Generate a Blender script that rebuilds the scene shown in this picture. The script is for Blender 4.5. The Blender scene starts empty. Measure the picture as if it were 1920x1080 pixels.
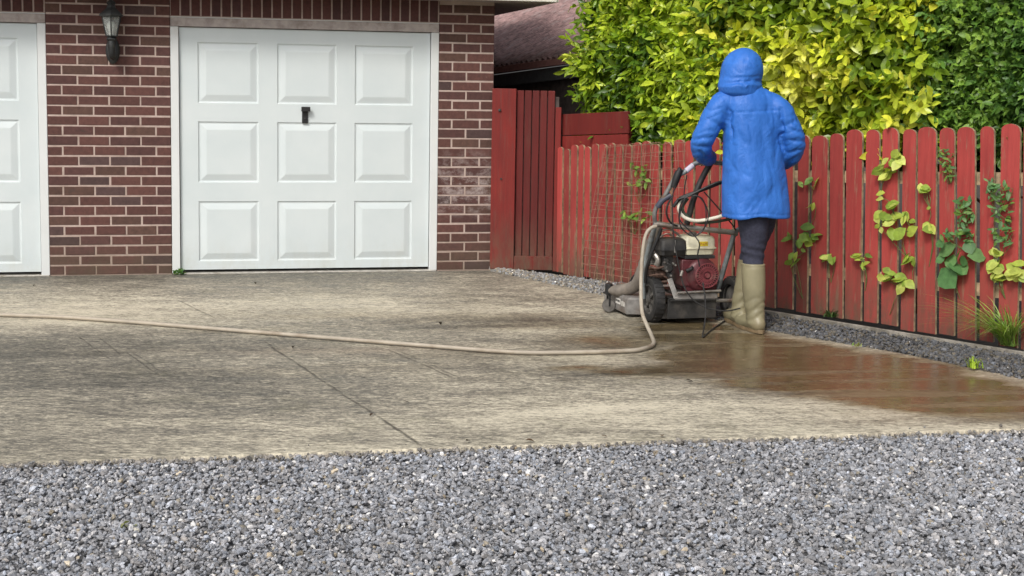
import bpy, math, random
import numpy as np
from mathutils import Vector, Matrix

random.seed(7)
rng = np.random.default_rng(7)
SC = bpy.context.scene
COL = SC.collection
R = math.radians

# ---------------------------------------------------------------- camera
EYE = 1.5
F_PX, PITCH, ROLL, CY = 2600.0, 0.105, 0.0165, 428.3
cam_d = bpy.data.cameras.new('camera')
cam = bpy.data.objects.new('camera', cam_d)
COL.objects.link(cam)
cam_d.sensor_width = 36.0
cam_d.lens = 36.0 * F_PX / 1920.0
cam_d.shift_y = -(540.0 - CY) / 1920.0
cam_d.clip_start = 0.05
cam_d.clip_end = 500.0
_f = Vector((0, math.cos(PITCH), -math.sin(PITCH)))
_u0 = Vector((0, math.sin(PITCH), math.cos(PITCH)))
_r0 = Vector((1, 0, 0))
_r = _r0 * math.cos(ROLL) + _u0 * math.sin(ROLL)
_u = -_r0 * math.sin(ROLL) + _u0 * math.cos(ROLL)
M3 = Matrix((_r, _u, -_f)).transposed()
cam.matrix_world = Matrix.Translation((0, 0, EYE)) @ M3.to_4x4()
SC.camera = cam

# ---------------------------------------------------------------- sky, sun, exposure
SUN_EL, SUN_AZ = R(44), R(204)          # azimuth clockwise from +Y: the sun stands high behind the camera, a little left
world = bpy.data.worlds.new('World')
SC.world = world
world.use_nodes = True
wn = world.node_tree
wn.nodes.clear()
wo = wn.nodes.new('ShaderNodeOutputWorld')
wb = wn.nodes.new('ShaderNodeBackground')
ws = wn.nodes.new('ShaderNodeTexSky')
ws.sky_type = 'NISHITA'
ws.sun_disc = False
ws.sun_elevation = SUN_EL
ws.sun_rotation = SUN_AZ
ws.air_density = 1.0
ws.dust_density = 4.0
wh = wn.nodes.new('ShaderNodeHueSaturation')       # cloud cover takes most of the blue out of the sky
wh.inputs['Saturation'].default_value = 0.30
wn.links.new(ws.outputs[0], wh.inputs['Color'])
wn.links.new(wh.outputs[0], wb.inputs['Color'])
wb.inputs['Strength'].default_value = 0.11
wn.links.new(wb.outputs[0], wo.inputs['Surface'])
sun_d = bpy.data.lights.new('sun', 'SUN')
sun_d.energy = 1.5
sun_d.angle = R(14)
sun_d.color = (1.0, 0.95, 0.87)
sun = bpy.data.objects.new('sun', sun_d)
COL.objects.link(sun)
sdir = Vector((math.sin(SUN_AZ) * math.cos(SUN_EL), math.cos(SUN_AZ) * math.cos(SUN_EL), math.sin(SUN_EL)))
sun.rotation_euler = sdir.to_track_quat('Z', 'Y').to_euler()
vs = SC.view_settings
vs.view_transform = 'Standard'
vs.look = 'None'
vs.gamma = 1.0
vs.use_curve_mapping = False
vs.exposure = 0.5
SC.render.engine = 'CYCLES'
SC.cycles.max_bounces = 6


# ---------------------------------------------------------------- measuring helpers
def at(u, v, Y):
    """The point at distance Y (world y) that the surveyed camera sees at photo pixel (u, v)."""
    a = (u - 960) / F_PX
    b = (v - CY) / F_PX
    a, b = a * math.cos(ROLL) + b * math.sin(ROLL), -a * math.sin(ROLL) + b * math.cos(ROLL)
    d = Vector((a, math.cos(PITCH) - b * math.sin(PITCH), -math.sin(PITCH) - b * math.cos(PITCH)))
    return Vector((0, 0, EYE)) + d * (Y / d.y)


def gp(u, v, z=0.0):
    """The ground point seen at photo pixel (u, v)."""
    p = at(u, v, 1.0) - Vector((0, 0, EYE))
    return Vector((0, 0, EYE)) + p * ((z - EYE) / p.z)


def hash2(ix, iy, seed):
    h = (ix.astype(np.int64) * 374761393 + iy.astype(np.int64) * 668265263 + seed * 1442695041) & 0x7fffffff
    h = ((h ^ (h >> 13)) * 1274126177) & 0x7fffffff
    h = h ^ (h >> 16)
    return (h & 0xffff) / 65535.0


def vnoise(x, y, seed=0):
    ix = np.floor(x); iy = np.floor(y)
    fx = x - ix; fy = y - iy
    fx = fx * fx * (3 - 2 * fx); fy = fy * fy * (3 - 2 * fy)
    a = hash2(ix, iy, seed); b = hash2(ix + 1, iy, seed); c = hash2(ix, iy + 1, seed); d = hash2(ix + 1, iy + 1, seed)
    return (a * (1 - fx) + b * fx) * (1 - fy) + (c * (1 - fx) + d * fx) * fy


def fbm(x, y, seed=0, oct=4):
    s = 0; a = 0.5
    for i in range(oct):
        s = s + a * vnoise(x, y, seed + i * 17)
        x = x * 2.03; y = y * 2.03; a *= 0.5
    return s


# ---------------------------------------------------------------- mesh collecting
class MB:
    def __init__(self):
        self.v = []; self.f = []; self.mi = []; self.c = []
        self.col = None; self.m = 0

    def add(self, vs, fs, mi=None):
        n = len(self.v)
        self.v += [tuple(p) for p in vs]
        self.f += [tuple(i + n for i in q) for q in fs]
        self.mi += [self.m if mi is None else mi] * len(fs)
        self.c += [self.col or (1, 1, 1)] * len(fs)

    def box(self, c, s, rot=None):
        hx, hy, hz = s[0] / 2, s[1] / 2, s[2] / 2
        P = [Vector((x, y, z)) for x in (-hx, hx) for y in (-hy, hy) for z in (-hz, hz)]
        if rot is not None: P = [rot @ p for p in P]
        c = Vector(c)
        self.add([p + c for p in P], [(0, 1, 3, 2), (4, 6, 7, 5), (0, 4, 5, 1), (2, 3, 7, 6), (0, 2, 6, 4), (1, 5, 7, 3)])

    def bar(self, p, q, w, h, up=(0, 0, 1)):
        p = Vector(p); q = Vector(q); d = q - p
        x = d.normalized(); z = Vector(up); y = z.cross(x).normalized(); z = x.cross(y)
        self.box((p + q) / 2, (d.length, w, h), Matrix((x, y, z)).transposed())

    def tube(self, path, r, n=10, closed=False, caps=True):
        P = [Vector(p) for p in path]
        N = len(P)
        rs = list(r) if hasattr(r, '__len__') else [r] * N
        T = []
        for i in range(N):
            if closed: t = P[(i + 1) % N] - P[i - 1]
            else: t = P[min(i + 1, N - 1)] - P[max(i - 1, 0)]
            T.append(t.normalized() if t.length > 1e-9 else Vector((0, 0, 1)))
        a = Vector((0, 0, 1)) if abs(T[0].z) < 0.9 else Vector((1, 0, 0))
        nrm = (a - T[0] * a.dot(T[0])).normalized()
        V = []
        for i in range(N):
            if i:
                nrm = nrm - T[i] * nrm.dot(T[i])
                nrm = nrm.normalized() if nrm.length > 1e-6 else T[i].orthogonal().normalized()
            b = T[i].cross(nrm)
            for k in range(n):
                t = 2 * math.pi * k / n
                V.append(P[i] + (nrm * math.cos(t) + b * math.sin(t)) * rs[i])
        F = []
        for i in range(N if closed else N - 1):
            j = (i + 1) % N
            for k in range(n):
                F.append((i * n + k, i * n + (k + 1) % n, j * n + (k + 1) % n, j * n + k))
        if caps and not closed:
            F.append(tuple(reversed(range(n))))
            F.append(tuple((N - 1) * n + k for k in range(n)))
        self.add(V, F)

    def lathe(self, prof, origin, axis=(0, 0, 1), n=24, ph=0.0, cap=True):
        """prof: list of (radius, distance along axis)."""
        o = Vector(origin); z = Vector(axis).normalized()
        x = z.orthogonal().normalized() if abs(z.z) < 0.999 else Vector((1, 0, 0))
        y = z.cross(x)
        V = []
        for (r, h) in prof:
            for k in range(n):
                t = 2 * math.pi * k / n + ph
                V.append(o + z * h + (x * math.cos(t) + y * math.sin(t)) * max(r, 1e-5))
        F = []
        for i in range(len(prof) - 1):
            for k in range(n):
                F.append((i * n + k, i * n + (k + 1) % n, (i + 1) * n + (k + 1) % n, (i + 1) * n + k))
        if cap:
            F.append(tuple(reversed(range(n))))
            F.append(tuple((len(prof) - 1) * n + k for k in range(n)))
        self.add(V, F)

    def ell(self, c, r, nu=16, nv=10, rot=None):
        c = Vector(c); V = []; F = []
        for i in range(nv + 1):
            th = math.pi * i / nv
            for k in range(nu):
                t = 2 * math.pi * k / nu
                p = Vector((r[0] * math.sin(th) * math.cos(t), r[1] * math.sin(th) * math.sin(t), r[2] * math.cos(th)))
                if rot is not None: p = rot @ p
                V.append(c + p)
        for i in range(nv):
            for k in range(nu):
                F.append((i * nu + k, (i + 1) * nu + k, (i + 1) * nu + (k + 1) % nu, i * nu + (k + 1) % nu))
        self.add(V, F)

    def loft(self, rings, caps=True):
        n = len(rings[0]); V = []; F = []
        for r in rings: V += list(r)
        for i in range(len(rings) - 1):
            for k in range(n):
                F.append((i * n + k, i * n + (k + 1) % n, (i + 1) * n + (k + 1) % n, (i + 1) * n + k))
        if caps:
            F.append(tuple(reversed(range(n))))
            F.append(tuple((len(rings) - 1) * n + k for k in range(n)))
        self.add(V, F)

    def build(self, name, mats, parent=None, smooth=False, bevel=0.0, seg=2, colors=False, off=None):
        me = bpy.data.meshes.new(name)
        o_ = Vector(off) if off is not None else None
        vv = self.v if o_ is None else [(p[0] - o_.x, p[1] - o_.y, p[2] - o_.z) for p in self.v]
        me.from_pydata(vv, [], self.f)
        if not isinstance(mats, (list, tuple)): mats = [mats]
        for m in mats: me.materials.append(m)
        if len(mats) > 1: me.polygons.foreach_set('material_index', self.mi)
        if colors:
            at_ = me.attributes.new('tint', 'FLOAT_COLOR', 'FACE')
            at_.data.foreach_set('color', np.array([(*c, 1.0) for c in self.c], dtype=np.float32).ravel())
        me.update()
        ob = bpy.data.objects.new(name, me)
        COL.objects.link(ob)
        if parent is not None: ob.parent = parent
        if smooth:
            me.polygons.foreach_set('use_smooth', [True] * len(me.polygons))
            try: me.set_sharp_from_angle(angle=R(42))
            except Exception: pass
        if bevel:
            b = ob.modifiers.new('bevel', 'BEVEL'); b.width = bevel; b.segments = seg; b.limit_method = 'ANGLE'; b.angle_limit = R(40)
        return ob


def numpy_mesh(name, V, F, mat, parent=None, tint=None, smooth=False):
    """V (n,3); F (m,k) faces of equal size; tint (m,3) a colour for each face."""
    me = bpy.data.meshes.new(name)
    k = F.shape[1]
    me.vertices.add(len(V)); me.vertices.foreach_set('co', V.astype(np.float32).ravel())
    me.loops.add(F.size); me.loops.foreach_set('vertex_index', F.astype(np.int32).ravel())
    me.polygons.add(len(F)); me.polygons.foreach_set('loop_start', np.arange(0, F.size, k, dtype=np.int32))
    me.polygons.foreach_set('loop_total', np.full(len(F), k, dtype=np.int32))
    me.polygons.foreach_set('use_smooth', np.full(len(F), bool(smooth)))
    me.update(calc_edges=True)
    me.validate()
    for m in (mat if isinstance(mat, (list, tuple)) else [mat]): me.materials.append(m)
    if tint is not None:
        a = me.attributes.new('tint', 'FLOAT_COLOR', 'FACE')
        a.data.foreach_set('color', np.concatenate([tint, np.ones((len(F), 1))], 1).astype(np.float32).ravel())
    ob = bpy.data.objects.new(name, me)
    COL.objects.link(ob)
    if parent is not None: ob.parent = parent
    return ob


def scatter(name, tv, tf, mats3, pos, mat, parent=None, tint=None, smooth=False):
    """One mesh of many copies of a template (tv verts, tf faces), each with its 3x3 matrix and place."""
    N = len(pos)
    V = np.einsum('nij,kj->nki', mats3, tv) + pos[:, None, :]
    F = tf[None] + (np.arange(N) * len(tv))[:, None, None]
    t = None if tint is None else np.repeat(tint, len(tf), axis=0)
    return numpy_mesh(name, V.reshape(-1, 3), F.reshape(-1, tf.shape[1]), mat, parent, t, smooth)


def frames(fwd, up):
    """3x3 matrices whose columns are side, forward, up."""
    f = fwd / np.linalg.norm(fwd, axis=1, keepdims=True)
    s = np.cross(f, up); s /= np.linalg.norm(s, axis=1, keepdims=True) + 1e-9
    u = np.cross(s, f)
    return np.stack([s, f, u], axis=2)


def tag(o, label, cat, group=None, kind=None):
    o['label'] = label; o['category'] = cat
    if group: o['group'] = group
    if kind: o['kind'] = kind
    return o


def thing(name, loc, label, cat, rz=0.0, group=None):
    o = bpy.data.objects.new(name, None)
    o.empty_display_size = 0.2
    COL.objects.link(o)
    o.location = loc; o.rotation_euler = (0, 0, rz)
    return tag(o, label, cat, group)


def structure(o, label, cat):
    return tag(o, label, cat, None, 'structure')


def smooth_path(pts, n=8):
    P = [Vector(p) for p in pts]; out = []
    for i in range(len(P) - 1):
        p0 = P[max(i - 1, 0)]; p1 = P[i]; p2 = P[i + 1]; p3 = P[min(i + 2, len(P) - 1)]
        for k in range(n):
            t = k / n
            out.append(0.5 * ((2 * p1) + (p2 - p0) * t + (2 * p0 - 5 * p1 + 4 * p2 - p3) * t * t + (3 * p1 - p0 - 3 * p2 + p3) * t ** 3))
    out.append(P[-1])
    return out


# ---------------------------------------------------------------- materials
class NT:
    def __init__(self, name):
        self.m = bpy.data.materials.new(name); self.m.use_nodes = True
        self.t = self.m.node_tree; self.t.nodes.clear()
        self.out = self.t.nodes.new('ShaderNodeOutputMaterial')
        self.b = self.t.nodes.new('ShaderNodeBsdfPrincipled')
        self.t.links.new(self.b.outputs[0], self.out.inputs[0])
        self.tc = None

    def n(self, typ, **kw):
        x = self.t.nodes.new(typ)
        for k, v in kw.items():
            if k.startswith('i_'): x.inputs[int(k[2:]) if k[2:].isdigit() else k[2:].replace('_', ' ')].default_value = v
            else: setattr(x, k, v)
        return x

    def l(self, a, b): self.t.links.new(a, b)

    def coord(self, scale=(1, 1, 1), rot=(0, 0, 0), loc=(0, 0, 0)):
        if self.tc is None: self.tc = self.n('ShaderNodeTexCoord')
        mp = self.n('ShaderNodeMapping')
        mp.inputs['Scale'].default_value = scale; mp.inputs['Rotation'].default_value = rot; mp.inputs['Location'].default_value = loc
        self.l(self.tc.outputs['Object'], mp.inputs[0])
        return mp.outputs[0]

    def noise(self, scale=5, detail=4, rough=0.55, vec=None, dist=0.0):
        x = self.n('ShaderNodeTexNoise')
        x.inputs['Scale'].default_value = scale; x.inputs['Detail'].default_value = detail
        x.inputs['Roughness'].default_value = rough; x.inputs['Distortion'].default_value = dist
        self.l(vec if vec is not None else self.coord(), x.inputs['Vector'])
        return x.outputs['Fac']

    def ramp(self, fac, stops, interp='LINEAR'):
        x = self.n('ShaderNodeValToRGB'); x.color_ramp.interpolation = interp
        e = x.color_ramp.elements
        while len(e) < len(stops): e.new(0.5)
        for i, (p, c) in enumerate(stops):
            e[i].position = p
            e[i].color = (c, c, c, 1) if not hasattr(c, '__len__') else (*c, 1)
        self.l(fac, x.inputs[0])
        return x.outputs[0]

    def mix(self, fac, a, b, mode='MIX'):
        x = self.n('ShaderNodeMix', data_type='RGBA', blend_type=mode)
        for s, val in ((0, fac), (6, a), (7, b)):
            if hasattr(val, 'is_linked') or hasattr(val, 'links'): self.l(val, x.inputs[s])
            elif s == 0: x.inputs[0].default_value = val
            else: x.inputs[s].default_value = (*val, 1)
        return x.outputs[2]

    def math(self, op, a, b=None, c=None, clamp=False):
        x = self.n('ShaderNodeMath', operation=op, use_clamp=clamp)
        for i, val in enumerate((a, b, c)):
            if val is None: continue
            if hasattr(val, 'links'): self.l(val, x.inputs[i])
            else: x.inputs[i].default_value = val
        return x.outputs[0]

    def attr(self, name):
        x = self.n('ShaderNodeAttribute', attribute_name=name)
        return x

    def bump(self, h, strength=0.3, dist=0.01, prev=None):
        x = self.n('ShaderNodeBump'); x.inputs['Strength'].default_value = strength; x.inputs['Distance'].default_value = dist
        self.l(h, x.inputs['Height'])
        if prev is not None: self.l(prev, x.inputs['Normal'])
        self.l(x.outputs[0], self.b.inputs['Normal'])
        return x.outputs[0]

    def set(self, **kw):
        for k, v in kw.items():
            s = self.b.inputs[k.replace('_', ' ')]
            if hasattr(v, 'links'): self.l(v, s)
            elif hasattr(v, '__len__') and len(v) == 3: s.default_value = (*v, 1)
            else: s.default_value = v
        return self


def plain(name, col, rough=0.5, metal=0.0, var=0.15, scale=20, bump=0.1, bscale=60, dirt=None, dirt_amt=0.0):
    t = NT(name)
    n = t.noise(scale, 4)
    lo = tuple(c * (1 - var) for c in col); hi = tuple(min(1, c * (1 + var)) for c in col)
    c = t.ramp(n, [(0.3, lo), (0.7, hi)])
    if dirt:
        k = t.ramp(t.noise(scale * 0.35, 6, 0.65), [(0.62 - 0.35 * dirt_amt, 0.0), (0.78 - 0.2 * dirt_amt, 1.0)])
        c = t.mix(k, c, dirt)
    t.set(Base_Color=c, Roughness=t.ramp(t.noise(scale * 1.7, 3), [(0.3, max(0.02, rough - 0.08)), (0.7, min(1, rough + 0.1))]), Metallic=metal)
    if bump: t.bump(t.noise(bscale, 4), bump, 0.004)
    return t.m


def m_brick():
    t = NT('brick_clay')
    a = t.attr('tint')
    n = t.ramp(t.noise(28, 6, 0.7), [(0.25, 0.62), (0.75, 1.3)])
    c = t.mix(1.0, a.outputs['Color'], n, 'MULTIPLY')
    sp = t.ramp(t.noise(9, 5, 0.7, t.coord((1, 1, 2.2))), [(0.60, 0.0), (0.72, 0.55)])
    c = t.mix(sp, c, (0.055, 0.040, 0.036))
    sp2 = t.ramp(t.noise(14, 6, 0.75, t.coord((1.2, 1, 1.6), loc=(7, 2, 3))), [(0.64, 0.0), (0.80, 0.35)])
    c = t.mix(sp2, c, (0.42, 0.33, 0.29))
    # lime bloom low on the pier at the right end
    g = t.n('ShaderNodeSeparateXYZ'); t.l(t.coord(), g.inputs[0])
    xx = t.ramp(t.math('MULTIPLY', g.outputs['X'], 0.25), [(0.72, 0.0), (0.735, 1.0)])
    bl = t.math('MULTIPLY', t.math('MULTIPLY', t.ramp(t.math('MULTIPLY', g.outputs['Z'], 0.5), [(0.20, 0.0), (0.28, 1.0), (0.36, 1.0), (0.5, 0.0)]), xx),
                t.ramp(t.noise(6, 6, 0.75, t.coord((1.4, 1, 2.0))), [(0.46, 0.0), (0.70, 0.75)]))
    c = t.mix(bl, c, (0.55, 0.48, 0.46))
    # green and earth splashed on the lowest courses
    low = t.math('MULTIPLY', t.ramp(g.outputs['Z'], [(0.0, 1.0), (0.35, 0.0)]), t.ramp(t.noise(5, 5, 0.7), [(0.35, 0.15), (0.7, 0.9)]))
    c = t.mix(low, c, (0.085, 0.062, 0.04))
    t.set(Base_Color=c, Roughness=0.85)
    t.bump(t.noise(90, 6, 0.7), 0.45, 0.006)
    return t.m


def m_mortar():
    t = NT('mortar')
    c = t.ramp(t.noise(7, 6, 0.7), [(0.3, (0.32, 0.24, 0.205)), (0.7, (0.52, 0.415, 0.37))])
    g = t.n('ShaderNodeSeparateXYZ'); t.l(t.coord(), g.inputs[0])
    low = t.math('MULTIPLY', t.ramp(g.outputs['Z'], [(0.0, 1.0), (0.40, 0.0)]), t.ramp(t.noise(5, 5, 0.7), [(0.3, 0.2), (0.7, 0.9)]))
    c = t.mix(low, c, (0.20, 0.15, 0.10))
    t.set(Base_Color=c, Roughness=0.95)
    t.bump(t.noise(120, 5, 0.7), 0.5, 0.006)
    return t.m


def m_door():
    t = NT('white_door_paint')
    c = t.ramp(t.noise(2.2, 5, 0.6), [(0.3, (0.555, 0.615, 0.63)), (0.7, (0.62, 0.67, 0.68))])
    g = t.n('ShaderNodeSeparateXYZ'); t.l(t.coord(), g.inputs[0])
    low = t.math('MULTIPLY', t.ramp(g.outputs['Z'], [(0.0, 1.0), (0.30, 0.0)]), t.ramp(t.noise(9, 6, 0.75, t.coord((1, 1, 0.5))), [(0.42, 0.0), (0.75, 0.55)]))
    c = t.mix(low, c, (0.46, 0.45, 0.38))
    sk = t.ramp(t.noise(4, 5, 0.7, t.coord((6, 1, 0.35))), [(0.58, 0.0), (0.85, 0.22)])
    c = t.mix(sk, c, (0.52, 0.55, 0.52))
    t.set(Base_Color=c, Roughness=0.38)
    t.bump(t.noise(3.0, 3), 0.12, 0.01)
    return t.m


def m_concrete():
    """Brushed concrete; 'wet', 'tone' and 'rust' are stains mapped over the slab."""
    t = NT('driveway_concrete')
    rot = (0, 0, -R(11.3))
    a = t.attr('stain')
    sep = t.n('ShaderNodeSeparateColor'); t.l(a.outputs['Color'], sep.inputs[0])
    wet, tone, rust = sep.outputs[0], sep.outputs[1], sep.outputs[2]
    n1 = t.noise(1.0, 8, 0.68, t.coord((2.6, 7, 1), rot))
    n2 = t.noise(1.0, 7, 0.72, t.coord((13, 36, 1), rot))
    n3 = t.noise(1.0, 4, 0.75, t.coord((44, 80, 1), rot))
    n4 = t.noise(1.0, 5, 0.75, t.coord((24, 60, 1), rot, (3, 5, 0)), 0.6)
    v = t.math('ADD', t.math('MULTIPLY', n1, 0.20), t.math('ADD', t.math('MULTIPLY', n2, 0.28), t.math('ADD', t.math('MULTIPLY', n3, 0.30), t.math('MULTIPLY', n4, 0.22))))
    tt = t.math('ADD', t.math('MULTIPLY', t.math('SUBTRACT', v, 0.5), 5.6), tone)
    dry = t.ramp(tt, [(0.04, (0.062, 0.060, 0.049)), (0.33, (0.163, 0.149, 0.120)), (0.6, (0.322, 0.290, 0.226)), (0.95, (0.62, 0.565, 0.44))])
    dry = t.mix(t.math('MULTIPLY', rust, 0.55), dry, (0.36, 0.24, 0.15))
    gn = t.ramp(t.noise(3.5, 5, 0.7, t.coord(loc=(4, 9, 0))), [(0.55, 0.0), (0.75, 0.35)])
    dry = t.mix(gn, dry, (0.15, 0.145, 0.085))
    wetc = t.mix(1.0, dry, (0.40, 0.34, 0.235), 'MULTIPLY')
    wetc = t.mix(t.math('MULTIPLY', rust, 0.75), wetc, t.mix(1.0, t.ramp(n2, [(0.3, 0.45), (0.7, 1.6)]), (0.118, 0.078, 0.040), 'MULTIPLY'))
    c = t.mix(wet, dry, wetc)
    # saw cut and scratches, each a straight line on the ground
    g0 = t.coord()
    lines = []
    cracks = None
    def line(A, B, w, amp, strength):
        A = Vector(A); B = Vector(B); d = (B - A); L = d.length; d = d / L; nn = Vector((-d.y, d.x))
        dn = t.n('ShaderNodeVectorMath', operation='DOT_PRODUCT'); dn.inputs[1].default_value = (nn.x, nn.y, 0); t.l(g0, dn.inputs[0])
        dt = t.n('ShaderNodeVectorMath', operation='DOT_PRODUCT'); dt.inputs[1].default_value = (d.x, d.y, 0); t.l(g0, dt.inputs[0])
        wob = t.math('MULTIPLY', t.math('SUBTRACT', t.noise(3.0, 5, 0.6), 0.5), amp)
        s = t.math('ABSOLUTE', t.math('ADD', t.math('SUBTRACT', dn.outputs['Value'], nn.dot(A)), wob))
        near = t.math('SUBTRACT', 1.0, t.math('DIVIDE', s, w), None, True)
        tt_ = t.math('SUBTRACT', dt.outputs['Value'], d.dot(A))
        inside = t.math('MULTIPLY', t.math('GREATER_THAN', tt_, 0.0), t.math('LESS_THAN', tt_, L))
        pat = t.ramp(t.noise(9, 4, 0.7), [(0.36, 0.25), (0.55, 1.0)])
        return t.math('MULTIPLY', t.math('MULTIPLY', t.math('MULTIPLY', near, inside), pat), strength)
    tot = None
    for (ua, va, ub, vb, w, amp, st) in ((495, 640, 792, 836, 0.013, 0.05, 1.0), (150, 632, 205, 672, 0.010, 0.03, 0.7), (188, 634, 232, 668, 0.009, 0.03, 0.55), (240, 662, 300, 704, 0.011, 0.03, 0.8), (250, 660, 312, 702, 0.010, 0.03, 0.45),
                                        (728, 655, 850, 708, 0.012, 0.03, 0.8), (742, 655, 872, 712, 0.010, 0.03, 0.5), (335, 563, 402, 596, 0.010, 0.04, 0.7), (596, 668, 700, 716, 0.009, 0.03, 0.35)):
        A = gp(ua, va); B = gp(ub, vb)
        q = line((A.x, A.y), (B.x, B.y), w, amp, st)
        tot = q if tot is None else t.math('MAXIMUM', tot, q)
    c = t.mix(t.math('MULTIPLY', tot, 0.85), c, (0.035, 0.028, 0.02))
    t.set(Base_Color=c)
    rw = t.ramp(t.noise(1.0, 6, 0.65, t.coord((5, 17, 1), rot)), [(0.30, 0.05), (0.52, 0.13), (0.72, 0.38)])
    rr = t.mix(t.math('POWER', wet, 2.5), t.ramp(n1, [(0.35, 0.50), (0.62, 0.80)]), rw)
    t.set(Roughness=rr, Specular_IOR_Level=0.5)
    h = t.math('ADD', t.math('MULTIPLY', n2, 0.6), t.math('MULTIPLY', n3, 0.5))
    h = t.math('SUBTRACT', h, t.math('MULTIPLY', tot, 1.0))
    bs = t.math('SUBTRACT', 0.6, t.math('MULTIPLY', wet, 0.48))
    x = t.bump(h, 0.5, 0.012)
    bn = x.node
    t.l(bs, bn.inputs['Strength'])
    return t.m


def m_stone(name):
    t = NT(name)
    a = t.attr('tint')
    n = t.ramp(t.noise(60, 4, 0.7), [(0.25, 0.7), (0.75, 1.25)])
    t.set(Base_Color=t.mix(1.0, a.outputs['Color'], n, 'MULTIPLY'), Roughness=0.75)
    t.bump(t.noise(150, 3), 0.3, 0.003)
    return t.m


def m_gravel_bed(name, lo, hi):
    t = NT(name)
    v = t.n('ShaderNodeTexVoronoi'); v.inputs['Scale'].default_value = 55; t.l(t.coord(), v.inputs['Vector'])
    c = t.mix(t.ramp(v.outputs['Distance'], [(0.1, 0.0), (0.6, 1.0)]), hi, lo)
    t.set(Base_Color=c, Roughness=0.9)
    t.bump(v.outputs['Distance'], 0.8, 0.02)
    return t.m


def m_fence(name, red, dark, worn, amount):
    t = NT(name)
    inf = t.n('ShaderNodeObjectInfo')
    off = t.n('ShaderNodeVectorMath', operation='SCALE'); off.inputs[3].default_value = 17.0
    cb = t.n('ShaderNodeCombineXYZ'); t.l(inf.outputs['Random'], cb.inputs[0]); t.l(inf.outputs['Random'], cb.inputs[2])
    t.l(cb.outputs[0], off.inputs[0])
    def vec(scale):
        ad = t.n('ShaderNodeVectorMath', operation='ADD'); t.l(t.coord(scale), ad.inputs[0]); t.l(off.outputs[0], ad.inputs[1])
        return ad.outputs[0]
    grain = t.noise(1.0, 7, 0.68, vec((60, 60, 2.2)))
    blot = t.noise(1.0, 5, 0.6, vec((5, 5, 2.2)))
    c = t.ramp(t.math('ADD', t.math('MULTIPLY', grain, 0.55), t.math('MULTIPLY', blot, 0.45)), [(0.36, dark), (0.64, red)])
    per = t.ramp(inf.outputs['Random'], [(0.0, 0.66), (1.0, 1.18)])
    c = t.mix(1.0, c, per, 'MULTIPLY')
    wm = t.math('MULTIPLY', t.ramp(t.noise(1.0, 6, 0.7, vec((26, 26, 3.0))), [(0.57, 0.0), (0.68, 1.0)]), amount)
    c = t.mix(wm, c, worn)
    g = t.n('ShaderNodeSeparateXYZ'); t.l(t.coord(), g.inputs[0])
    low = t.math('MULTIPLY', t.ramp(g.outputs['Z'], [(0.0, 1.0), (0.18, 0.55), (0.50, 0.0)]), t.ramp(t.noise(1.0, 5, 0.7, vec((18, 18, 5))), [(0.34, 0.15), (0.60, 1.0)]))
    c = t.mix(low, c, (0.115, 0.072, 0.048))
    alg = t.math('MULTIPLY', t.ramp(t.noise(1.0, 5, 0.7, vec((14, 14, 2.0))), [(0.58, 0.0), (0.72, 0.6)]), amount)
    c = t.mix(alg, c, (0.13, 0.085, 0.05))
    t.set(Base_Color=c, Roughness=t.ramp(grain, [(0.3, 0.55), (0.7, 0.8)]), Specular_IOR_Level=0.3)
    t.bump(grain, 0.35, 0.006)
    return t.m


def m_leaf(name, trans=0.35, gloss=0.35, sat=1.0):
    t = NT(name)
    a = t.attr('tint')
    n = t.ramp(t.noise(30, 3), [(0.3, 0.78), (0.7, 1.2)])
    c = t.mix(1.0, a.outputs['Color'], n, 'MULTIPLY')
    t.set(Base_Color=c, Roughness=gloss, Specular_IOR_Level=0.45)
    tr = t.n('ShaderNodeBsdfTranslucent'); t.l(t.mix(1.0, c, (1.15, 1.2, 0.45), 'MULTIPLY'), tr.inputs['Color'])
    mx = t.n('ShaderNodeMixShader'); mx.inputs[0].default_value = trans
    t.l(t.b.outputs[0], mx.inputs[1]); t.l(tr.outputs[0], mx.inputs[2]); t.l(mx.outputs[0], t.out.inputs[0])
    return t.m


def m_coat():
    t = NT('blue_coat_fabric')
    n = t.noise(7, 5, 0.6)
    c = t.ramp(n, [(0.3, (0.022, 0.118, 0.44)), (0.7, (0.036, 0.165, 0.57))])
    t.set(Base_Color=c, Roughness=0.52, Specular_IOR_Level=0.35)
    w = t.noise(1.0, 3, 0.55, t.coord((9, 9, 6)), 1.4)
    cr = t.math('POWER', t.math('SUBTRACT', 1.0, t.math('ABSOLUTE', t.math('MULTIPLY', t.math('SUBTRACT', w, 0.5), 5.0)), None, True), 2.0)
    w2 = t.noise(1.0, 3, 0.5, t.coord((22, 22, 15), loc=(5, 1, 2)), 1.0)
    cr2 = t.math('POWER', t.math('SUBTRACT', 1.0, t.math('ABSOLUTE', t.math('MULTIPLY', t.math('SUBTRACT', w2, 0.5), 6.0)), None, True), 2.0)
    b1 = t.bump(t.math('ADD', cr, t.math('MULTIPLY', cr2, 0.35)), 0.16, -0.012)
    t.bump(t.noise(260, 2), 0.12, 0.002, b1)
    return t.m


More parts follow.
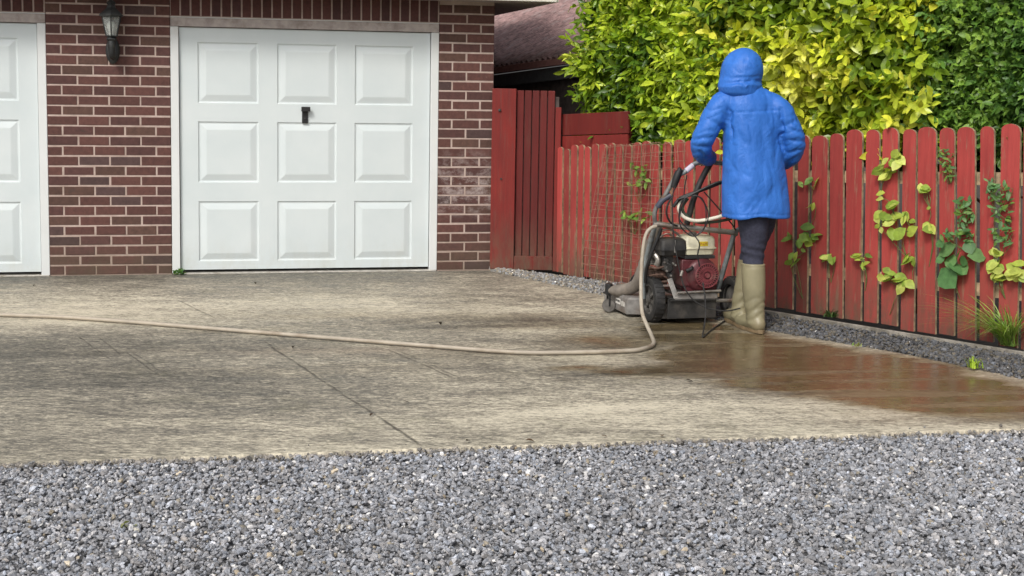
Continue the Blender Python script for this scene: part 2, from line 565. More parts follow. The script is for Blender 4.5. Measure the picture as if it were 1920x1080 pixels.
BRICK = m_brick(); MORTAR = m_mortar(); DOOR = m_door(); CONC = m_concrete()
FRAMEW = plain('white_frame_paint', (0.64, 0.66, 0.66), 0.45, var=0.04, scale=4, dirt=(0.5, 0.48, 0.44), dirt_amt=0.05)
HEADP = plain('shaded_door_head_paint', (0.40, 0.35, 0.33), 0.6, dirt=(0.22, 0.18, 0.16), dirt_amt=0.4)  # pinkish grey paint with the shade under the eaves put into its colour
FASCIA = plain('fascia_paint', (0.62, 0.60, 0.54), 0.5, dirt=(0.3, 0.28, 0.23), dirt_amt=0.2)
SOFFIT = plain('soffit_board', (0.36, 0.31, 0.29), 0.7)
BLACK = plain('black_plastic', (0.012, 0.012, 0.013), 0.45)
IRON = plain('black_iron_paint', (0.018, 0.020, 0.021), 0.5, dirt=(0.05, 0.05, 0.045), dirt_amt=0.3)
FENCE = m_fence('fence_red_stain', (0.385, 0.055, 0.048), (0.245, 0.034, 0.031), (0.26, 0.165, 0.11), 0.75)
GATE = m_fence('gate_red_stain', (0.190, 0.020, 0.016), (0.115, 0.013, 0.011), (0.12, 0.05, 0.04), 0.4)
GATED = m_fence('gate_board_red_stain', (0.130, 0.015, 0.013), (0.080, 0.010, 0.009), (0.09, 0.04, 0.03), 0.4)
RAWWOOD = plain('weathered_timber', (0.40, 0.29, 0.18), 0.85, var=0.4, scale=25, dirt=(0.10, 0.09, 0.06), dirt_amt=0.4)
KERBW = plain('weathered_gravel_board', (0.24, 0.22, 0.19), 0.85, var=0.35, scale=18, dirt=(0.09, 0.08, 0.06), dirt_amt=0.5)
SHEDDARK = plain('dark_shed_board', (0.075, 0.058, 0.053), 0.8, var=0.4)
ROOFM = plain('corrugated_roof_bitumen', (0.28, 0.18, 0.172), 0.85, var=0.45, scale=16, dirt=(0.36, 0.29, 0.28), dirt_amt=0.25, bump=0.5, bscale=50)
GUTTER = plain('gutter_brown', (0.38, 0.19, 0.17), 0.6)
SOIL = plain('soil', (0.045, 0.033, 0.024), 0.95, var=0.5, bump=0.8, bscale=30)
STONE = m_stone('limestone_chip'); STONED = m_stone('dark_chip')
BED = m_gravel_bed('gravel_bed_grey', (0.11, 0.11, 0.114), (0.27, 0.27, 0.278))
BEDD = m_gravel_bed('gravel_bed_dark', (0.03, 0.027, 0.025), (0.12, 0.11, 0.10))
LEAF = m_leaf('laurel_leaf', 0.30, 0.33); LEAFD = m_leaf('dark_shrub_leaf', 0.25, 0.45); LEAFV = m_leaf('climber_leaf', 0.35, 0.5)
BARK = plain('bark', (0.075, 0.055, 0.038), 0.9, var=0.4)
COAT = m_coat()
LEGG = plain('navy_leggings', (0.030, 0.032, 0.055), 0.85, var=0.25, scale=60)
BOOT = plain('khaki_rubber', (0.235, 0.212, 0.130), 0.42, var=0.22, scale=6, dirt=(0.15, 0.11, 0.06), dirt_amt=0.4)
SOLE = plain('boot_sole_tan', (0.17, 0.12, 0.065), 0.6, var=0.3)
SKIN = plain('skin', (0.52, 0.30, 0.22), 0.5, var=0.08)
HOSEM = plain('beige_hose', (0.37, 0.325, 0.26), 0.55, var=0.12, scale=12, dirt=(0.22, 0.17, 0.12), dirt_amt=0.25)
HOSEG = plain('grey_suction_hose', (0.15, 0.13, 0.11), 0.6, var=0.3, dirt=(0.25, 0.21, 0.17), dirt_amt=0.5)
STEEL = plain('worn_steel', (0.36, 0.34, 0.31), 0.42, 0.7, var=0.3, dirt=(0.16, 0.085, 0.05), dirt_amt=0.45)
PAINTST = plain('scuffed_blue_grey_steel', (0.22, 0.25, 0.26), 0.5, 0.35, var=0.3, dirt=(0.13, 0.085, 0.06), dirt_amt=0.5)
DECKM = plain('shadowed_muddy_deck_steel', (0.030, 0.029, 0.028), 0.5, 0.2, var=0.4, dirt=(0.085, 0.075, 0.065), dirt_amt=0.35)  # near-black base holds the shadow beneath the machine, with mud over it
DECKL = plain('grey_deck_plate', (0.21, 0.20, 0.19), 0.55, 0.2, var=0.3, dirt=(0.14, 0.11, 0.09), dirt_amt=0.5)
RUBBER = plain('tyre_rubber', (0.014, 0.0135, 0.0135), 0.7, var=0.3, dirt=(0.05, 0.045, 0.04), dirt_amt=0.25)
RIM = plain('grey_wheel_rim', (0.115, 0.108, 0.10), 0.6, 0.1, var=0.4, dirt=(0.04, 0.035, 0.03), dirt_amt=0.5)
ENGRED = plain('engine_maroon_paint', (0.095, 0.021, 0.026), 0.42, 0.1, var=0.3, dirt=(0.07, 0.045, 0.04), dirt_amt=0.4)
ENGBLK = plain('engine_black', (0.018, 0.018, 0.019), 0.5, var=0.3, dirt=(0.06, 0.055, 0.05), dirt_amt=0.4)
TANKM = plain('cream_tank_paint', (0.62, 0.59, 0.44), 0.35, var=0.1, dirt=(0.35, 0.30, 0.2), dirt_amt=0.25)
YELL = plain('yellow_sticker', (0.55, 0.42, 0.03), 0.45, var=0.2)
WHITEP = plain('white_sticker', (0.68, 0.66, 0.62), 0.5, dirt=(0.2, 0.17, 0.14), dirt_amt=0.4)
ALLOY = plain('cast_alloy', (0.40, 0.38, 0.35), 0.45, 0.75, var=0.3, dirt=(0.10, 0.075, 0.06), dirt_amt=0.4)
RUST = plain('rusty_exhaust', (0.085, 0.05, 0.037), 0.8, 0.3, var=0.5)
WIRE = plain('rusty_wire', (0.30, 0.17, 0.12), 0.7, 0.3, var=0.4)
GRASSM = m_leaf('grass_blade', 0.3, 0.5)


def m_glass():
    t = NT('lantern_glass')
    t.set(Base_Color=(0.75, 0.80, 0.78), Roughness=0.12, Transmission_Weight=0.75, IOR=1.3)
    return t.m


GLASS = m_glass()
BULB = plain('white_bulb', (0.7, 0.68, 0.64), 0.3)

# ================================================================ the ground
TH = 0.22111441722170241
WDIR = Vector((math.cos(TH), math.sin(TH), 0)); WNRM = Vector((math.sin(TH), -math.cos(TH), 0))   # outwards
W0 = Vector((-3.4572563557, 10.297154931, 0))
DW, PIER, PIER_R = 2.0456, 0.89, 0.44


def wall_pt(X, y=0, z=0):
    return W0 + WDIR * X - WNRM * y + Vector((0, 0, z))


mb = MB()
mb.add([(-150, -60, -0.09), (150, -60, -0.09), (150, 240, -0.09), (-150, 240, -0.09)], [(0, 1, 2, 3)])
structure(mb.build('ground', SOIL), 'dark bare soil behind the red fence and the garage', 'ground')

FL, FR = Vector((-7.6, 4.15, 0)), Vector((3.37, 6.25, 0))
BL, BR = wall_pt(-4.4, 0.06), Vector((-0.17, 11.0, 0))
_fa = gp(0, 868); _fb = gp(1920, 803)
_fd = (_fb - _fa).normalized()
FL = _fa + _fd * ((-7.6 - _fa.x) / _fd.x)
FR = _fa + _fd * ((3.37 - _fa.x) / _fd.x)
nu_, nv_ = 460, 300
su = np.linspace(0, 1, nu_); sv = np.linspace(0, 1, nv_) ** 1.0
UU, VV = np.meshgrid(su, sv)
def npv(p): return np.array([p.x, p.y, 0.0])
XY = ((1 - UU)[..., None] * (1 - VV)[..., None] * npv(FL) + UU[..., None] * (1 - VV)[..., None] * npv(FR)
      + (1 - UU)[..., None] * VV[..., None] * npv(BL) + UU[..., None] * VV[..., None] * npv(BR))
X_ = XY[..., 0]; Y_ = XY[..., 1]
# stains over the slab
ca, sa = math.cos(0.19), math.sin(0.19)
def blob(u, v, ru, rv):
    c = gp(u, v); a = ru * c.y / F_PX; b = rv * c.y * c.y / (F_PX * EYE)
    dx = X_ - c.x; dy = Y_ - c.y
    p = (dx * ca + dy * sa) / a; q = (-dx * sa + dy * ca) / b
    w = 0.55 * (fbm(X_ * 2.2, Y_ * 2.2, 5, 5) - 0.47) * 2
    return np.exp(-np.clip(p * p + q * q + w * 1.3, 0, None))
tone = np.full(X_.shape, 0.50) + 0.05 * np.clip(X_ / 2.0, -1, 1) + 0.30 * (fbm(X_ * 0.9 + 3, Y_ * 2.2, 3, 5) - 0.47)
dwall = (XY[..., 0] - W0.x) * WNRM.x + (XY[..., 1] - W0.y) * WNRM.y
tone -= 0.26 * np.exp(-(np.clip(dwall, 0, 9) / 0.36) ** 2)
nrmF = Vector((-_fd.y, _fd.x, 0))
dfront = (XY[..., 0] - _fa.x) * nrmF.x + (XY[..., 1] - _fa.y) * nrmF.y
tone += 0.16 * np.exp(-(dfront / 0.10) ** 2) * (0.5 + fbm(X_ * 3, Y_ * 3, 9))
for (u, v, ru, rv, am) in ((90, 580, 260, 30, .34), (560, 568, 280, 16, .26), (820, 585, 280, 16, .26), (320, 600, 200, 12, .14), (60, 655, 260, 24, -.15), (160, 700, 330, 50, -.17), (520, 740, 200, 40, -.06),
                           (1330, 770, 420, 38, .26), (1000, 790, 340, 40, .14), (760, 710, 260, 40, .08), (1110, 673, 150, 12, .30), (1000, 622, 120, 12, .22), (1250, 690, 320, 10, -.05),
                           (640, 530, 300, 8, -.12), (1180, 701, 140, 3, -.30), (1480, 738, 170, 3, -.30), (900, 612, 160, 3, -.22), (900, 600, 260, 8, -.16), (1160, 560, 60, 10, .10), (700, 800, 300, 20, .06), (200, 830, 260, 20, .02)):
    tone += am * blob(u, v, ru, rv)
rust = np.zeros(X_.shape)
for (u, v, ru, rv, am) in ((1500, 676, 260, 26, .7), (1760, 730, 280, 46, 1.0), (1420, 640, 110, 14, .4), (120, 590, 200, 24, .12), (760, 655, 300, 8, .3)):
    rust += am * blob(u, v, ru, rv)
poly = [(1215, 598), (1260, 598), (1450, 622), (1700, 672), (1990, 735), (1990, 792), (1860, 784), (1750, 776), (1640, 752), (1500, 742), (1400, 730), (1300, 716), (1180, 706), (1060, 691), (1180, 690), (1270, 686), (1240, 656), (1215, 642), (1205, 615)]
pw = [gp(u, v) for u, v in poly]
inside = np.zeros(X_.shape, bool); dist = np.full(X_.shape, 9.0)
for i in range(len(pw)):
    a, b = pw[i], pw[(i + 1) % len(pw)]
    cond = ((a.y > Y_) != (b.y > Y_)) & (X_ < (b.x - a.x) * (Y_ - a.y) / (b.y - a.y + 1e-12) + a.x)
    inside ^= cond
    ex, ey = b.x - a.x, b.y - a.y
    t_ = np.clip(((X_ - a.x) * ex + (Y_ - a.y) * ey) / (ex * ex + ey * ey), 0, 1)
    dist = np.minimum(dist, np.hypot(X_ - a.x - t_ * ex, Y_ - a.y - t_ * ey))
AL = X_ * ca + Y_ * sa; AC = -X_ * sa + Y_ * ca
sd = np.where(inside, dist, -dist) + 0.42 * (fbm(AL * 1.3, AC * 6.5, 21, 5) - 0.47) + 0.18 * (fbm(AL * 5, AC * 16, 23, 4) - 0.47)
wet = np.clip(sd / 0.16 + 0.62, 0, 1)
wet *= 0.78 + 0.22 * np.clip((fbm(AL * 1.1 + 7, AC * 9, 25, 4) - 0.30) / 0.22, 0, 1)
damp = np.clip((fbm(AL * 0.7 + 2, AC * 3.5, 27, 5) - 0.50) / 0.16, 0, 1)
wet = np.maximum(wet, 0.50 * damp * np.exp(-((AC - 8.15) / 1.0) ** 2) * np.clip((X_ + 3.0) / 2.5, 0.25, 1))
wet = np.maximum(wet, 0.88 * np.clip(blob(1175, 640, 140, 18) * 1.4, 0, 1))
wet = np.maximum(wet, 0.5 * np.clip(blob(1060, 608, 220, 10) * 1.3, 0, 1))
wet = np.maximum(wet, 0.35 * np.clip(blob(700, 590, 300, 6), 0, 1))
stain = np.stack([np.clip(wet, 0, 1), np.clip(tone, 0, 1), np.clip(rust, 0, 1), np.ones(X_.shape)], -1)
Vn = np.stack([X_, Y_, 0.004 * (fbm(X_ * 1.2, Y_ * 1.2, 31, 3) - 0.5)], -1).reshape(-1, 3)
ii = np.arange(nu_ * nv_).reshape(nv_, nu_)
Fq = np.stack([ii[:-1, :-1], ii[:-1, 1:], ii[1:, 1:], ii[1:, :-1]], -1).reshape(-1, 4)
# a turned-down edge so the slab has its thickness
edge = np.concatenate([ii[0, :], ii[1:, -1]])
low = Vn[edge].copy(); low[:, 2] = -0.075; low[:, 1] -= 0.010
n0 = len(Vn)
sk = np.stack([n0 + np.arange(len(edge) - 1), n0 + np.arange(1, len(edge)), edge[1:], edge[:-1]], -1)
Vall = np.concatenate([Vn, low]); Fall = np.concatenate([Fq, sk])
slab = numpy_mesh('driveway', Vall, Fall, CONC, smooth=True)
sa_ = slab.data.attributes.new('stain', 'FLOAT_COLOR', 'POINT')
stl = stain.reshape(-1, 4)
sa_.data.foreach_set('color', np.concatenate([stl, stl[edge] * np.array([1, 0.1, 1, 1])]).astype(np.float32).ravel())  # turned-down edge gets a much darker tone than the top
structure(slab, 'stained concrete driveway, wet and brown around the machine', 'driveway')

mb = MB()
_o = Vector((0, 0, -0.022))
mb.add([FL + _o - nrmF * 0.0, FR + _o, FR + Vector((8, 0, 0)) + _o, Vector((12, -8, -0.022)), Vector((-12, -8, -0.022)), Vector((-12, FL.y - 0.5, -0.022))], [(5, 4, 3, 2, 1, 0)])
structure(mb.build('gravel_drive', BED), 'grey gravel drive in front of the concrete', 'drive')


def stone_template(seed, flat):
    """An angular chip: a box of jittered corners with its ends cut."""
    r = np.random.default_rng(seed)
    n = 6
    lv = [(-0.34, 0.55), (0.02, 1.0), (0.36, 0.5)]
    V = []
    for (z, k) in lv:
        ph = r.uniform(0, 6.28)
        for i in range(n):
            t = ph * 0.15 + 2 * math.pi * (i + r.uniform(-.3, .3)) / n
            q = k * r.uniform(.72, 1.1) * 0.5
            V.append((q * math.cos(t) * 1.12, q * math.sin(t) * 0.70, z * flat + r.uniform(-.06, .06)))
    F = []
    for a in range(2):
        for i in range(n):
            j = (i + 1) % n
            F.append((a * n + i, a * n + j, (a + 1) * n + j)); F.append((a * n + i, (a + 1) * n + j, (a + 1) * n + i))
    for i in range(1, n - 1):
        F.append((2 * n, 2 * n + i, 2 * n + i + 1)); F.append((0, i + 1, i))
    return np.array(V), np.array(F)


def rand_rot(N, tilt, r):
    az = r.uniform(0, 6.283, N); tx = r.normal(0, tilt, N); ty = r.normal(0, tilt, N)
    c, s = np.cos(az), np.sin(az); o = np.ones(N); z = np.zeros(N)
    A = np.stack([np.stack([c, -s, z], 1), np.stack([s, c, z], 1), np.stack([z, z, o], 1)], 1)
    c, s = np.cos(tx), np.sin(tx)
    B = np.stack([np.stack([o, z, z], 1), np.stack([z, c, -s], 1), np.stack([z, s, c], 1)], 1)
    c, s = np.cos(ty), np.sin(ty)
    C = np.stack([np.stack([c, z, s], 1), np.stack([z, o, z], 1), np.stack([-s, z, c], 1)], 1)
    return B @ C @ A


def stones(name, P, size, tint, mat, seed, tilt=0.45, flat=0.8):
    r = np.random.default_rng(seed)
    Vs = []; Fs = []; Ts = []; off = 0
    idx = r.integers(0, 8, len(P))
    for k in range(8):
        q = np.where(idx == k)[0]
        tv, tf = stone_template(seed * 31 + k, flat)
        M = rand_rot(len(q), tilt, r) * size[q][:, None, None]
        V = np.einsum('nij,kj->nki', M, tv) + P[q][:, None, :]
        F = tf[None] + (np.arange(len(q)) * len(tv))[:, None, None] + off
        off += len(q) * len(tv)
        Vs.append(V.reshape(-1, 3)); Fs.append(F.reshape(-1, 3)); Ts.append(np.repeat(tint[q], len(tf), 0))
    return numpy_mesh(name, np.concatenate(Vs), np.concatenate(Fs), mat, None, np.concatenate(Ts))


def stone_tint(N, r, base, warm=0.06):
    g = base * np.exp(r.normal(0, 0.30, N))
    g = np.clip(g, 0.04, 0.70)
    hue = r.normal(0, 1, N)
    t = np.stack([g * (0.985 + 0.03 * hue), g, g * (1.07 - 0.04 * hue)], 1)
    w = r.random(N) < warm
    t[w] *= np.array([1.18, 1.02, 0.75])
    k = r.random(N) < (0.03 if base > .2 else 0.004)
    t[k] = np.array([0.62, 0.61, 0.60]) * r.uniform(.8, 1.1, (k.sum(), 1))
    return t


r = np.random.default_rng(11)
N = 150000
px = r.uniform(-3.0, 3.6, N); py = r.uniform(3.2, 6.5, N)
front_y = _fa.y + (px - _fa.x) * _fd.y / _fd.x
keep = (py < front_y - 0.012) | ((px > 3.40) & (py < 6.6))
keep &= np.abs(px) < 0.40 * py + 0.42
keep |= (r.random(N) < 0.006) & (py < front_y + 0.16 * r.random(N) ** 2) & (py > front_y - .02)
px, py = px[keep], py[keep]; N = len(px)
sz = np.clip(r.lognormal(math.log(0.0165), 0.36, N), 0.007, 0.040)
onto = py > front_y[keep]
sz[onto] *= 0.6
pz = np.where(onto, 0.022, 0.0) - 0.020 + 0.012 * fbm(px * 2.5, py * 2.5, 41, 3) + r.uniform(0, 0.014, N)
tn = stone_tint(N, r, 0.275, 0.02)
dirty = fbm(px * 1.1 + 5, py * 1.1, 43, 4)
tn *= (0.80 + 0.42 * dirty)[:, None]
earth = np.clip((front_y[keep] - py) / 0.10, 0, 1)
tn *= (0.6 + 0.4 * earth)[:, None] * np.where(earth[:, None] < 0.6, np.array([1.05, 0.97, 0.84]), 1)
g = stones('gravel', np.stack([px, py, pz], 1), sz, tn, STONE, 3, 0.5, 0.62)
tag(g, 'loose grey limestone chippings covering the drive in front of the concrete', 'gravel', None, 'stuff')

# ---- the gravel margin between the slab and the red fence
P0 = Vector((0.40, 10.80, 0)); P1 = Vector((2.93, 7.99, 0))
FD = (P1 - P0).normalized(); FN = Vector((FD.y, -FD.x, 0))       # FN looks towards the drive
if FN.y > 0: FN = -FN
K0 = gp(1452, 585, 0.045); K1 = gp(1920, 661, 0.045)
KD = (K1 - K0).normalized()
KA = K0 - KD * 0.30; KB = K1 + KD * 0.9
KA.z = KB.z = 0
RE = [Vector((-0.17, 10.99, 0)), gp(1140, 556), gp(1450, 622), gp(1700, 664), gp(1920, 712), Vector((3.37, FR.y + 0.02, 0))]
mb = MB()
far = [P0 + Vector((-0.57, 0.2, 0)), P0 + FD * 1.0 + FN * 0.02, Vector((KA.x, KA.y, 0)), Vector((KA.x, KA.y, 0)) * 0.5 + Vector((KB.x, KB.y, 0)) * 0.5, Vector((K1.x, K1.y, 0)), Vector((KB.x, KB.y, 0))]
n = len(RE)
mb.add([p + Vector((0, 0, -0.008)) for p in RE] + [p + Vector((0, 0, 0.016)) for p in far], [(i, i + 1, n + i + 1, n + i) for i in range(n - 1)])
structure(mb.build('gravel_margin', BEDD), 'strip of dark gravel along the foot of the fence', 'margin')

r = np.random.default_rng(12)
N = 15000
q = r.random(N) * (n - 1); qi = np.minimum(q.astype(int), n - 2); qf = q - qi
lens = np.array([(RE[i + 1] - RE[i]).length for i in range(n - 1)])
qi = r.choice(n - 1, N, p=lens / lens.sum()); qf = r.random(N); w = r.random(N)
REa = np.array([list(p) for p in RE]); FAa = np.array([list(p) for p in far])
A = REa[qi] * (1 - qf)[:, None] + REa[qi + 1] * qf[:, None]
B = FAa[qi] * (1 - qf)[:, None] + FAa[qi + 1] * qf[:, None]
spill = r.normal(0, 0.02, N)
PP = A * (1 - w)[:, None] + B * w[:, None]
PP[:, 2] = 0.024 * w - 0.006 + r.uniform(0, 0.014, N)
sz = np.clip(r.lognormal(math.log(0.0185), 0.32, N), 0.008, 0.040)
leftness = np.clip((1.25 - PP[:, 0]) / 0.7, 0, 1)
tn = stone_tint(N, r, 0.085, 0.25)
tn = tn * (1 + 1.5 * leftness)[:, None] * (1 - 0.12 * leftness[:, None] * np.array([0, 0.2, 0.8]))
g = stones('margin_gravel', PP, sz, tn, STONED, 5)
tag(g, 'damp dark chippings between the concrete and the red picket fence', 'gravel', None, 'stuff')

mb = MB()
segs = 14
for i in range(segs):
    a = KA.lerp(KB, i / segs); b = KA.lerp(KB, (i + 1) / segs)
mb.bar(KA + Vector((0, 0, 0.012)) - KD * 0, KB + Vector((0, 0, 0.012)), 0.022, 0.075)
kb = mb.build('gravel_board', KERBW, bevel=0.004)
tag(kb, 'weathered grey timber edging board along the foot of the picket fence', 'edging board')

# ================================================================ the garage
gar = thing('garage', W0, 'red brick double garage with two white panelled up and over doors', 'garage', TH)


def bricks(mb, X0, X1, z0, courses, half0, rng_, flip=None, depth=0.10, y0=0.0, palette=None):
    """Stretcher bond between X0 and X1 in the wall's own axes; y goes into the wall."""
    L, H, J = 0.225, 0.075, 0.0115
    for c in range(courses):
        z = z0 + c * H
        x = X0 - (0.1125 if (c + half0) % 2 == 0 else 0)
        while x < X1 - 0.03:
            a = max(x, X0); b = min(x + L - J, X1)
            if b - a > 0.03:
                dy = rng_.uniform(-0.0015, 0.0015); zz = z + J / 2 + rng_.uniform(-.0012, .0012); hh = H - J + rng_.uniform(-.002, .002)
                aa = a + (rng_.uniform(-.0015, .0015) if a > X0 + .001 else 0); bb = b + (rng_.uniform(-.0015, .0015) if b < X1 - .001 else 0)
                k = rng_.random()
                base = (0.100, 0.041, 0.034) if k < .5 else (0.084, 0.036, 0.032) if k < .78 else (0.092, 0.047, 0.036) if k < .95 else (0.070, 0.039, 0.037)
                m = rng_.uniform(.85, 1.15)
                mb.col = tuple(q * m for q in base); mb.m = 0
                # faces pillowed a little: front ring inset so the arris catches light
                e = 0.0035
                V = [(aa, y0 + dy + e, zz), (bb, y0 + dy + e, zz), (bb, y0 + dy + e, zz + hh), (aa, y0 + dy + e, zz + hh),
                     (aa + e, y0 + dy, zz + e), (bb - e, y0 + dy, zz + e), (bb - e, y0 + dy, zz + hh - e), (aa + e, y0 + dy, zz + hh - e),
                     (aa, y0 + depth, zz), (bb, y0 + depth, zz), (bb, y0 + depth, zz + hh), (aa, y0 + depth, zz + hh)]
                F = [(4, 5, 6, 7), (0, 1, 5, 4), (1, 2, 6, 5), (2, 3, 7, 6), (3, 0, 4, 7), (1, 0, 8, 9), (2, 1, 9, 10), (3, 2, 10, 11), (0, 3, 11, 8)]
                mb.add(V, F)
            x += L


def mortar_box(mb, X0, X1, z0, z1, y0=0.003, y1=0.098):
    mb.m = 1; mb.col = (1, 1, 1)
    mb.box(((X0 + X1) / 2, (y0 + y1) / 2, (z0 + z1) / 2), (X1 - X0, y1 - y0, z1 - z0))
    mb.m = 0


rb = random.Random(5)
mb = MB()
RX0 = PIER + DW; RX1 = RX0 + PIER_R
LX1 = -DW; LX0 = LX1 - 0.6
for (a, b, h0) in ((0.0, PIER, 0), (RX0, RX1, 1), (LX0, LX1, 0)):
    bricks(mb, a, b, 0.0, 28, h0, rb)
    mortar_box(mb, a + 0.003, b - 0.003, -0.05, 2.1225)
for (a, b) in ((PIER, RX0), (LX1, 0.0)):                # brick on end over each door
    x = a + 0.006
    while x < b - 0.03:
        k = rb.random()
        base = (0.085, 0.032, 0.028) if k < .6 else (0.068, 0.028, 0.027)
        m = rb.uniform(.85, 1.15); mb.col = tuple(q * m for q in base)
        mb.box((x + 0.032, 0.051 + rb.uniform(-.001, .001), 1.956 + 0.1), (0.063, 0.102, 0.198))
        x += 0.0755
    mortar_box(mb, a + 0.002, b - 0.002, 1.951, 2.16, 0.004, 0.097)
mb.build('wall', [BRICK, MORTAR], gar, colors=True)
mb = MB()
# return wall along the passage: same bond, in its own axes
bricks(mb, 0.0, 2.4, 0.0, 28, 0, rb)
mortar_box(mb, 0.003, 4.6, -0.05, 2.1, 0.004, 0.098)
sw = mb.build('side_wall', [BRICK, MORTAR], gar, colors=True)
sw.location = (RX1 + 0.001, 0.104, 0); sw.rotation_euler = (0, 0, math.pi / 2)
mb = MB()
mb.box(((LX0 + RX1) / 2, 4.76, 1.05), (RX1 - LX0, 0.1, 2.1))
mb.build('back_wall', MORTAR, gar)
mb = MB()
mb.box(((LX0 - 0.3 + RX1 + 0.42) / 2, -0.315, 2.215), (RX1 + 0.42 - LX0 + 0.3, 0.022, 0.19))
mb.box((RX1 + 0.43, 2.25, 2.215), (0.022, 5.1, 0.19))
mb.build('fascia', FASCIA, gar, bevel=0.003)
mb = MB()
mb.box(((LX0 + RX1) / 2 + 0.05, -0.10, 2.128), (RX1 - LX0 + 0.7, 0.40, 0.010))
mb.box((RX1 + 0.21, 2.4, 2.130), (0.415, 4.78, 0.010))
mb.build('soffit', SOFFIT, gar)
mb = MB()
xa, xb = LX0 - 0.35, RX1 + 0.46
mb.add([(xa, -0.38, 2.30), (xb, -0.38, 2.30), (xb, 2.25, 3.4), (xa, 2.25, 3.4), (xa, 4.95, 2.30), (xb, 4.95, 2.30),
        (xa, -0.38, 2.36), (xb, -0.38, 2.36), (xb, 2.25, 3.46), (xa, 2.25, 3.46), (xa, 4.95, 2.36), (xb, 4.95, 2.36)],
       [(0, 3, 2, 1), (3, 4, 5, 2), (6, 7, 8, 9), (9, 8, 11, 10), (0, 1, 7, 6), (1, 2, 8, 7), (2, 5, 11, 8), (3, 0, 6, 9), (4, 3, 9, 10)])
mb.build('roof', ROOFM, gar)


def panel_door(name, X0):
    """An up and over door filling the opening that starts at X0; children in the garage's axes."""
    fw = 0.060
    lx0, lx1 = X0 + fw + 0.006, X0 + DW - fw - 0.006
    z0, z1 = 0.028, 1.872
    yf = 0.032
    cols = []
    m0 = 0.200; wd = 0.455; gap = (DW - 2 * m0 - 3 * wd) / 2
    for i in range(3): cols.append((X0 + m0 + i * (wd + gap), X0 + m0 + i * (wd + gap) + wd))
    rows = [(0.092, 0.555), (0.700, 1.165), (1.305, 1.765)]
    xs = sorted([lx0, lx1] + [q for c in cols for q in c]); zs = sorted([z0, z1] + [q for c in rows for q in c])
    mb = MB()
    for i in range(len(xs) - 1):
        for j in range(len(zs) - 1):
            a, b, c, d = xs[i], xs[i + 1], zs[j], zs[j + 1]
            if i % 2 == 1 and j % 2 == 1:
                rings = []
                for (ins, dep) in ((0.0, 0.0), (0.008, 0.007), (0.016, 0.0080), (0.056, -0.002), (0.064, -0.0035), (0.074, -0.0035)):
                    rings.append([(a + ins, yf + dep, c + ins), (b - ins, yf + dep, c + ins), (b - ins, yf + dep, d - ins), (a + ins, yf + dep, d - ins)])
                V = [p for rg in rings for p in rg]
                F = []
                for k in range(len(rings) - 1):
                    for e in range(4):
                        F.append((k * 4 + e, k * 4 + (e + 1) % 4, k * 4 + 4 + (e + 1) % 4, k * 4 + 4 + e))
                F.append(tuple((len(rings) - 1) * 4 + e for e in range(4)))
                mb.add(V, F)
            else:
                mb.add([(a, yf, c), (b, yf, c), (b, yf, d), (a, yf, d)], [(0, 1, 2, 3)])
    # the leaf's edges
    mb.add([(lx0, yf, z0), (lx1, yf, z0), (lx1, yf, z1), (lx0, yf, z1), (lx0, yf + .05, z0), (lx1, yf + .05, z0), (lx1, yf + .05, z1), (lx0, yf + .05, z1)],
           [(0, 4, 5, 1), (1, 5, 6, 2), (2, 6, 7, 3), (3, 7, 4, 0), (4, 7, 6, 5)])
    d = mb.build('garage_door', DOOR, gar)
    mb = MB()
    cx = X0 + DW * 0.492
    mb.box((cx, yf - 0.005, 1.222), (0.046, 0.012, 0.128))
    mb.lathe([(0.019, 0), (0.019, 0.016), (0.014, 0.02)], (cx, yf - 0.010, 1.262), (0, -1, 0), 16)
    mb.box((cx + 0.004, yf - 0.034, 1.268), (0.068, 0.022, 0.036))
    mb.lathe([(0.008, 0), (0.008, 0.006)], (cx, yf - 0.011, 1.192), (0, -1, 0), 12)
    mb.build('handle', BLACK, d, bevel=0.003)
    mb = MB()
    mb.box((X0 + fw / 2 + 0.001, 0.045, 0.94), (fw, 0.082, 1.872))
    mb.build('door_jamb', FRAMEW, d, bevel=0.003)
    mb = MB()
    mb.box((X0 + DW - fw / 2 - 0.001, 0.045, 0.94), (fw, 0.082, 1.872))
    mb.build('door_jamb', FRAMEW, d, bevel=0.003)
    mb = MB()
    mb.box((X0 + DW / 2, 0.045, 1.911), (DW - 0.004, 0.078, 0.066))
    mb.build('door_head', HEADP, d, bevel=0.002)
    mb = MB()
    mb.box((X0 + DW / 2, 0.050, 1.9475), (DW - 0.006, 0.094, 0.005))
    mb.build('lintel', FRAMEW, d)
    mb = MB()
    mb.box((X0 + DW / 2, 0.062, -0.012), (DW - 0.01, 0.13, 0.034))
    mb.build('threshold', plain_threshold, d, bevel=0.004)
    return d


plain_threshold = plain('pale_concrete_sill', (0.42, 0.40, 0.36), 0.85, var=0.25, dirt=(0.2, 0.17, 0.13), dirt_amt=0.3)
panel_door('garage_door', PIER)
panel_door('garage_door', -DW)
# darkness behind the doors is only the garage's own inside: ceiling closes it
mb = MB()
mb.box(((LX0 + RX1) / 2, 2.42, 2.112), (RX1 - LX0 - 0.02, 4.6, 0.01))
mb.build('ceiling', SOFFIT, gar)

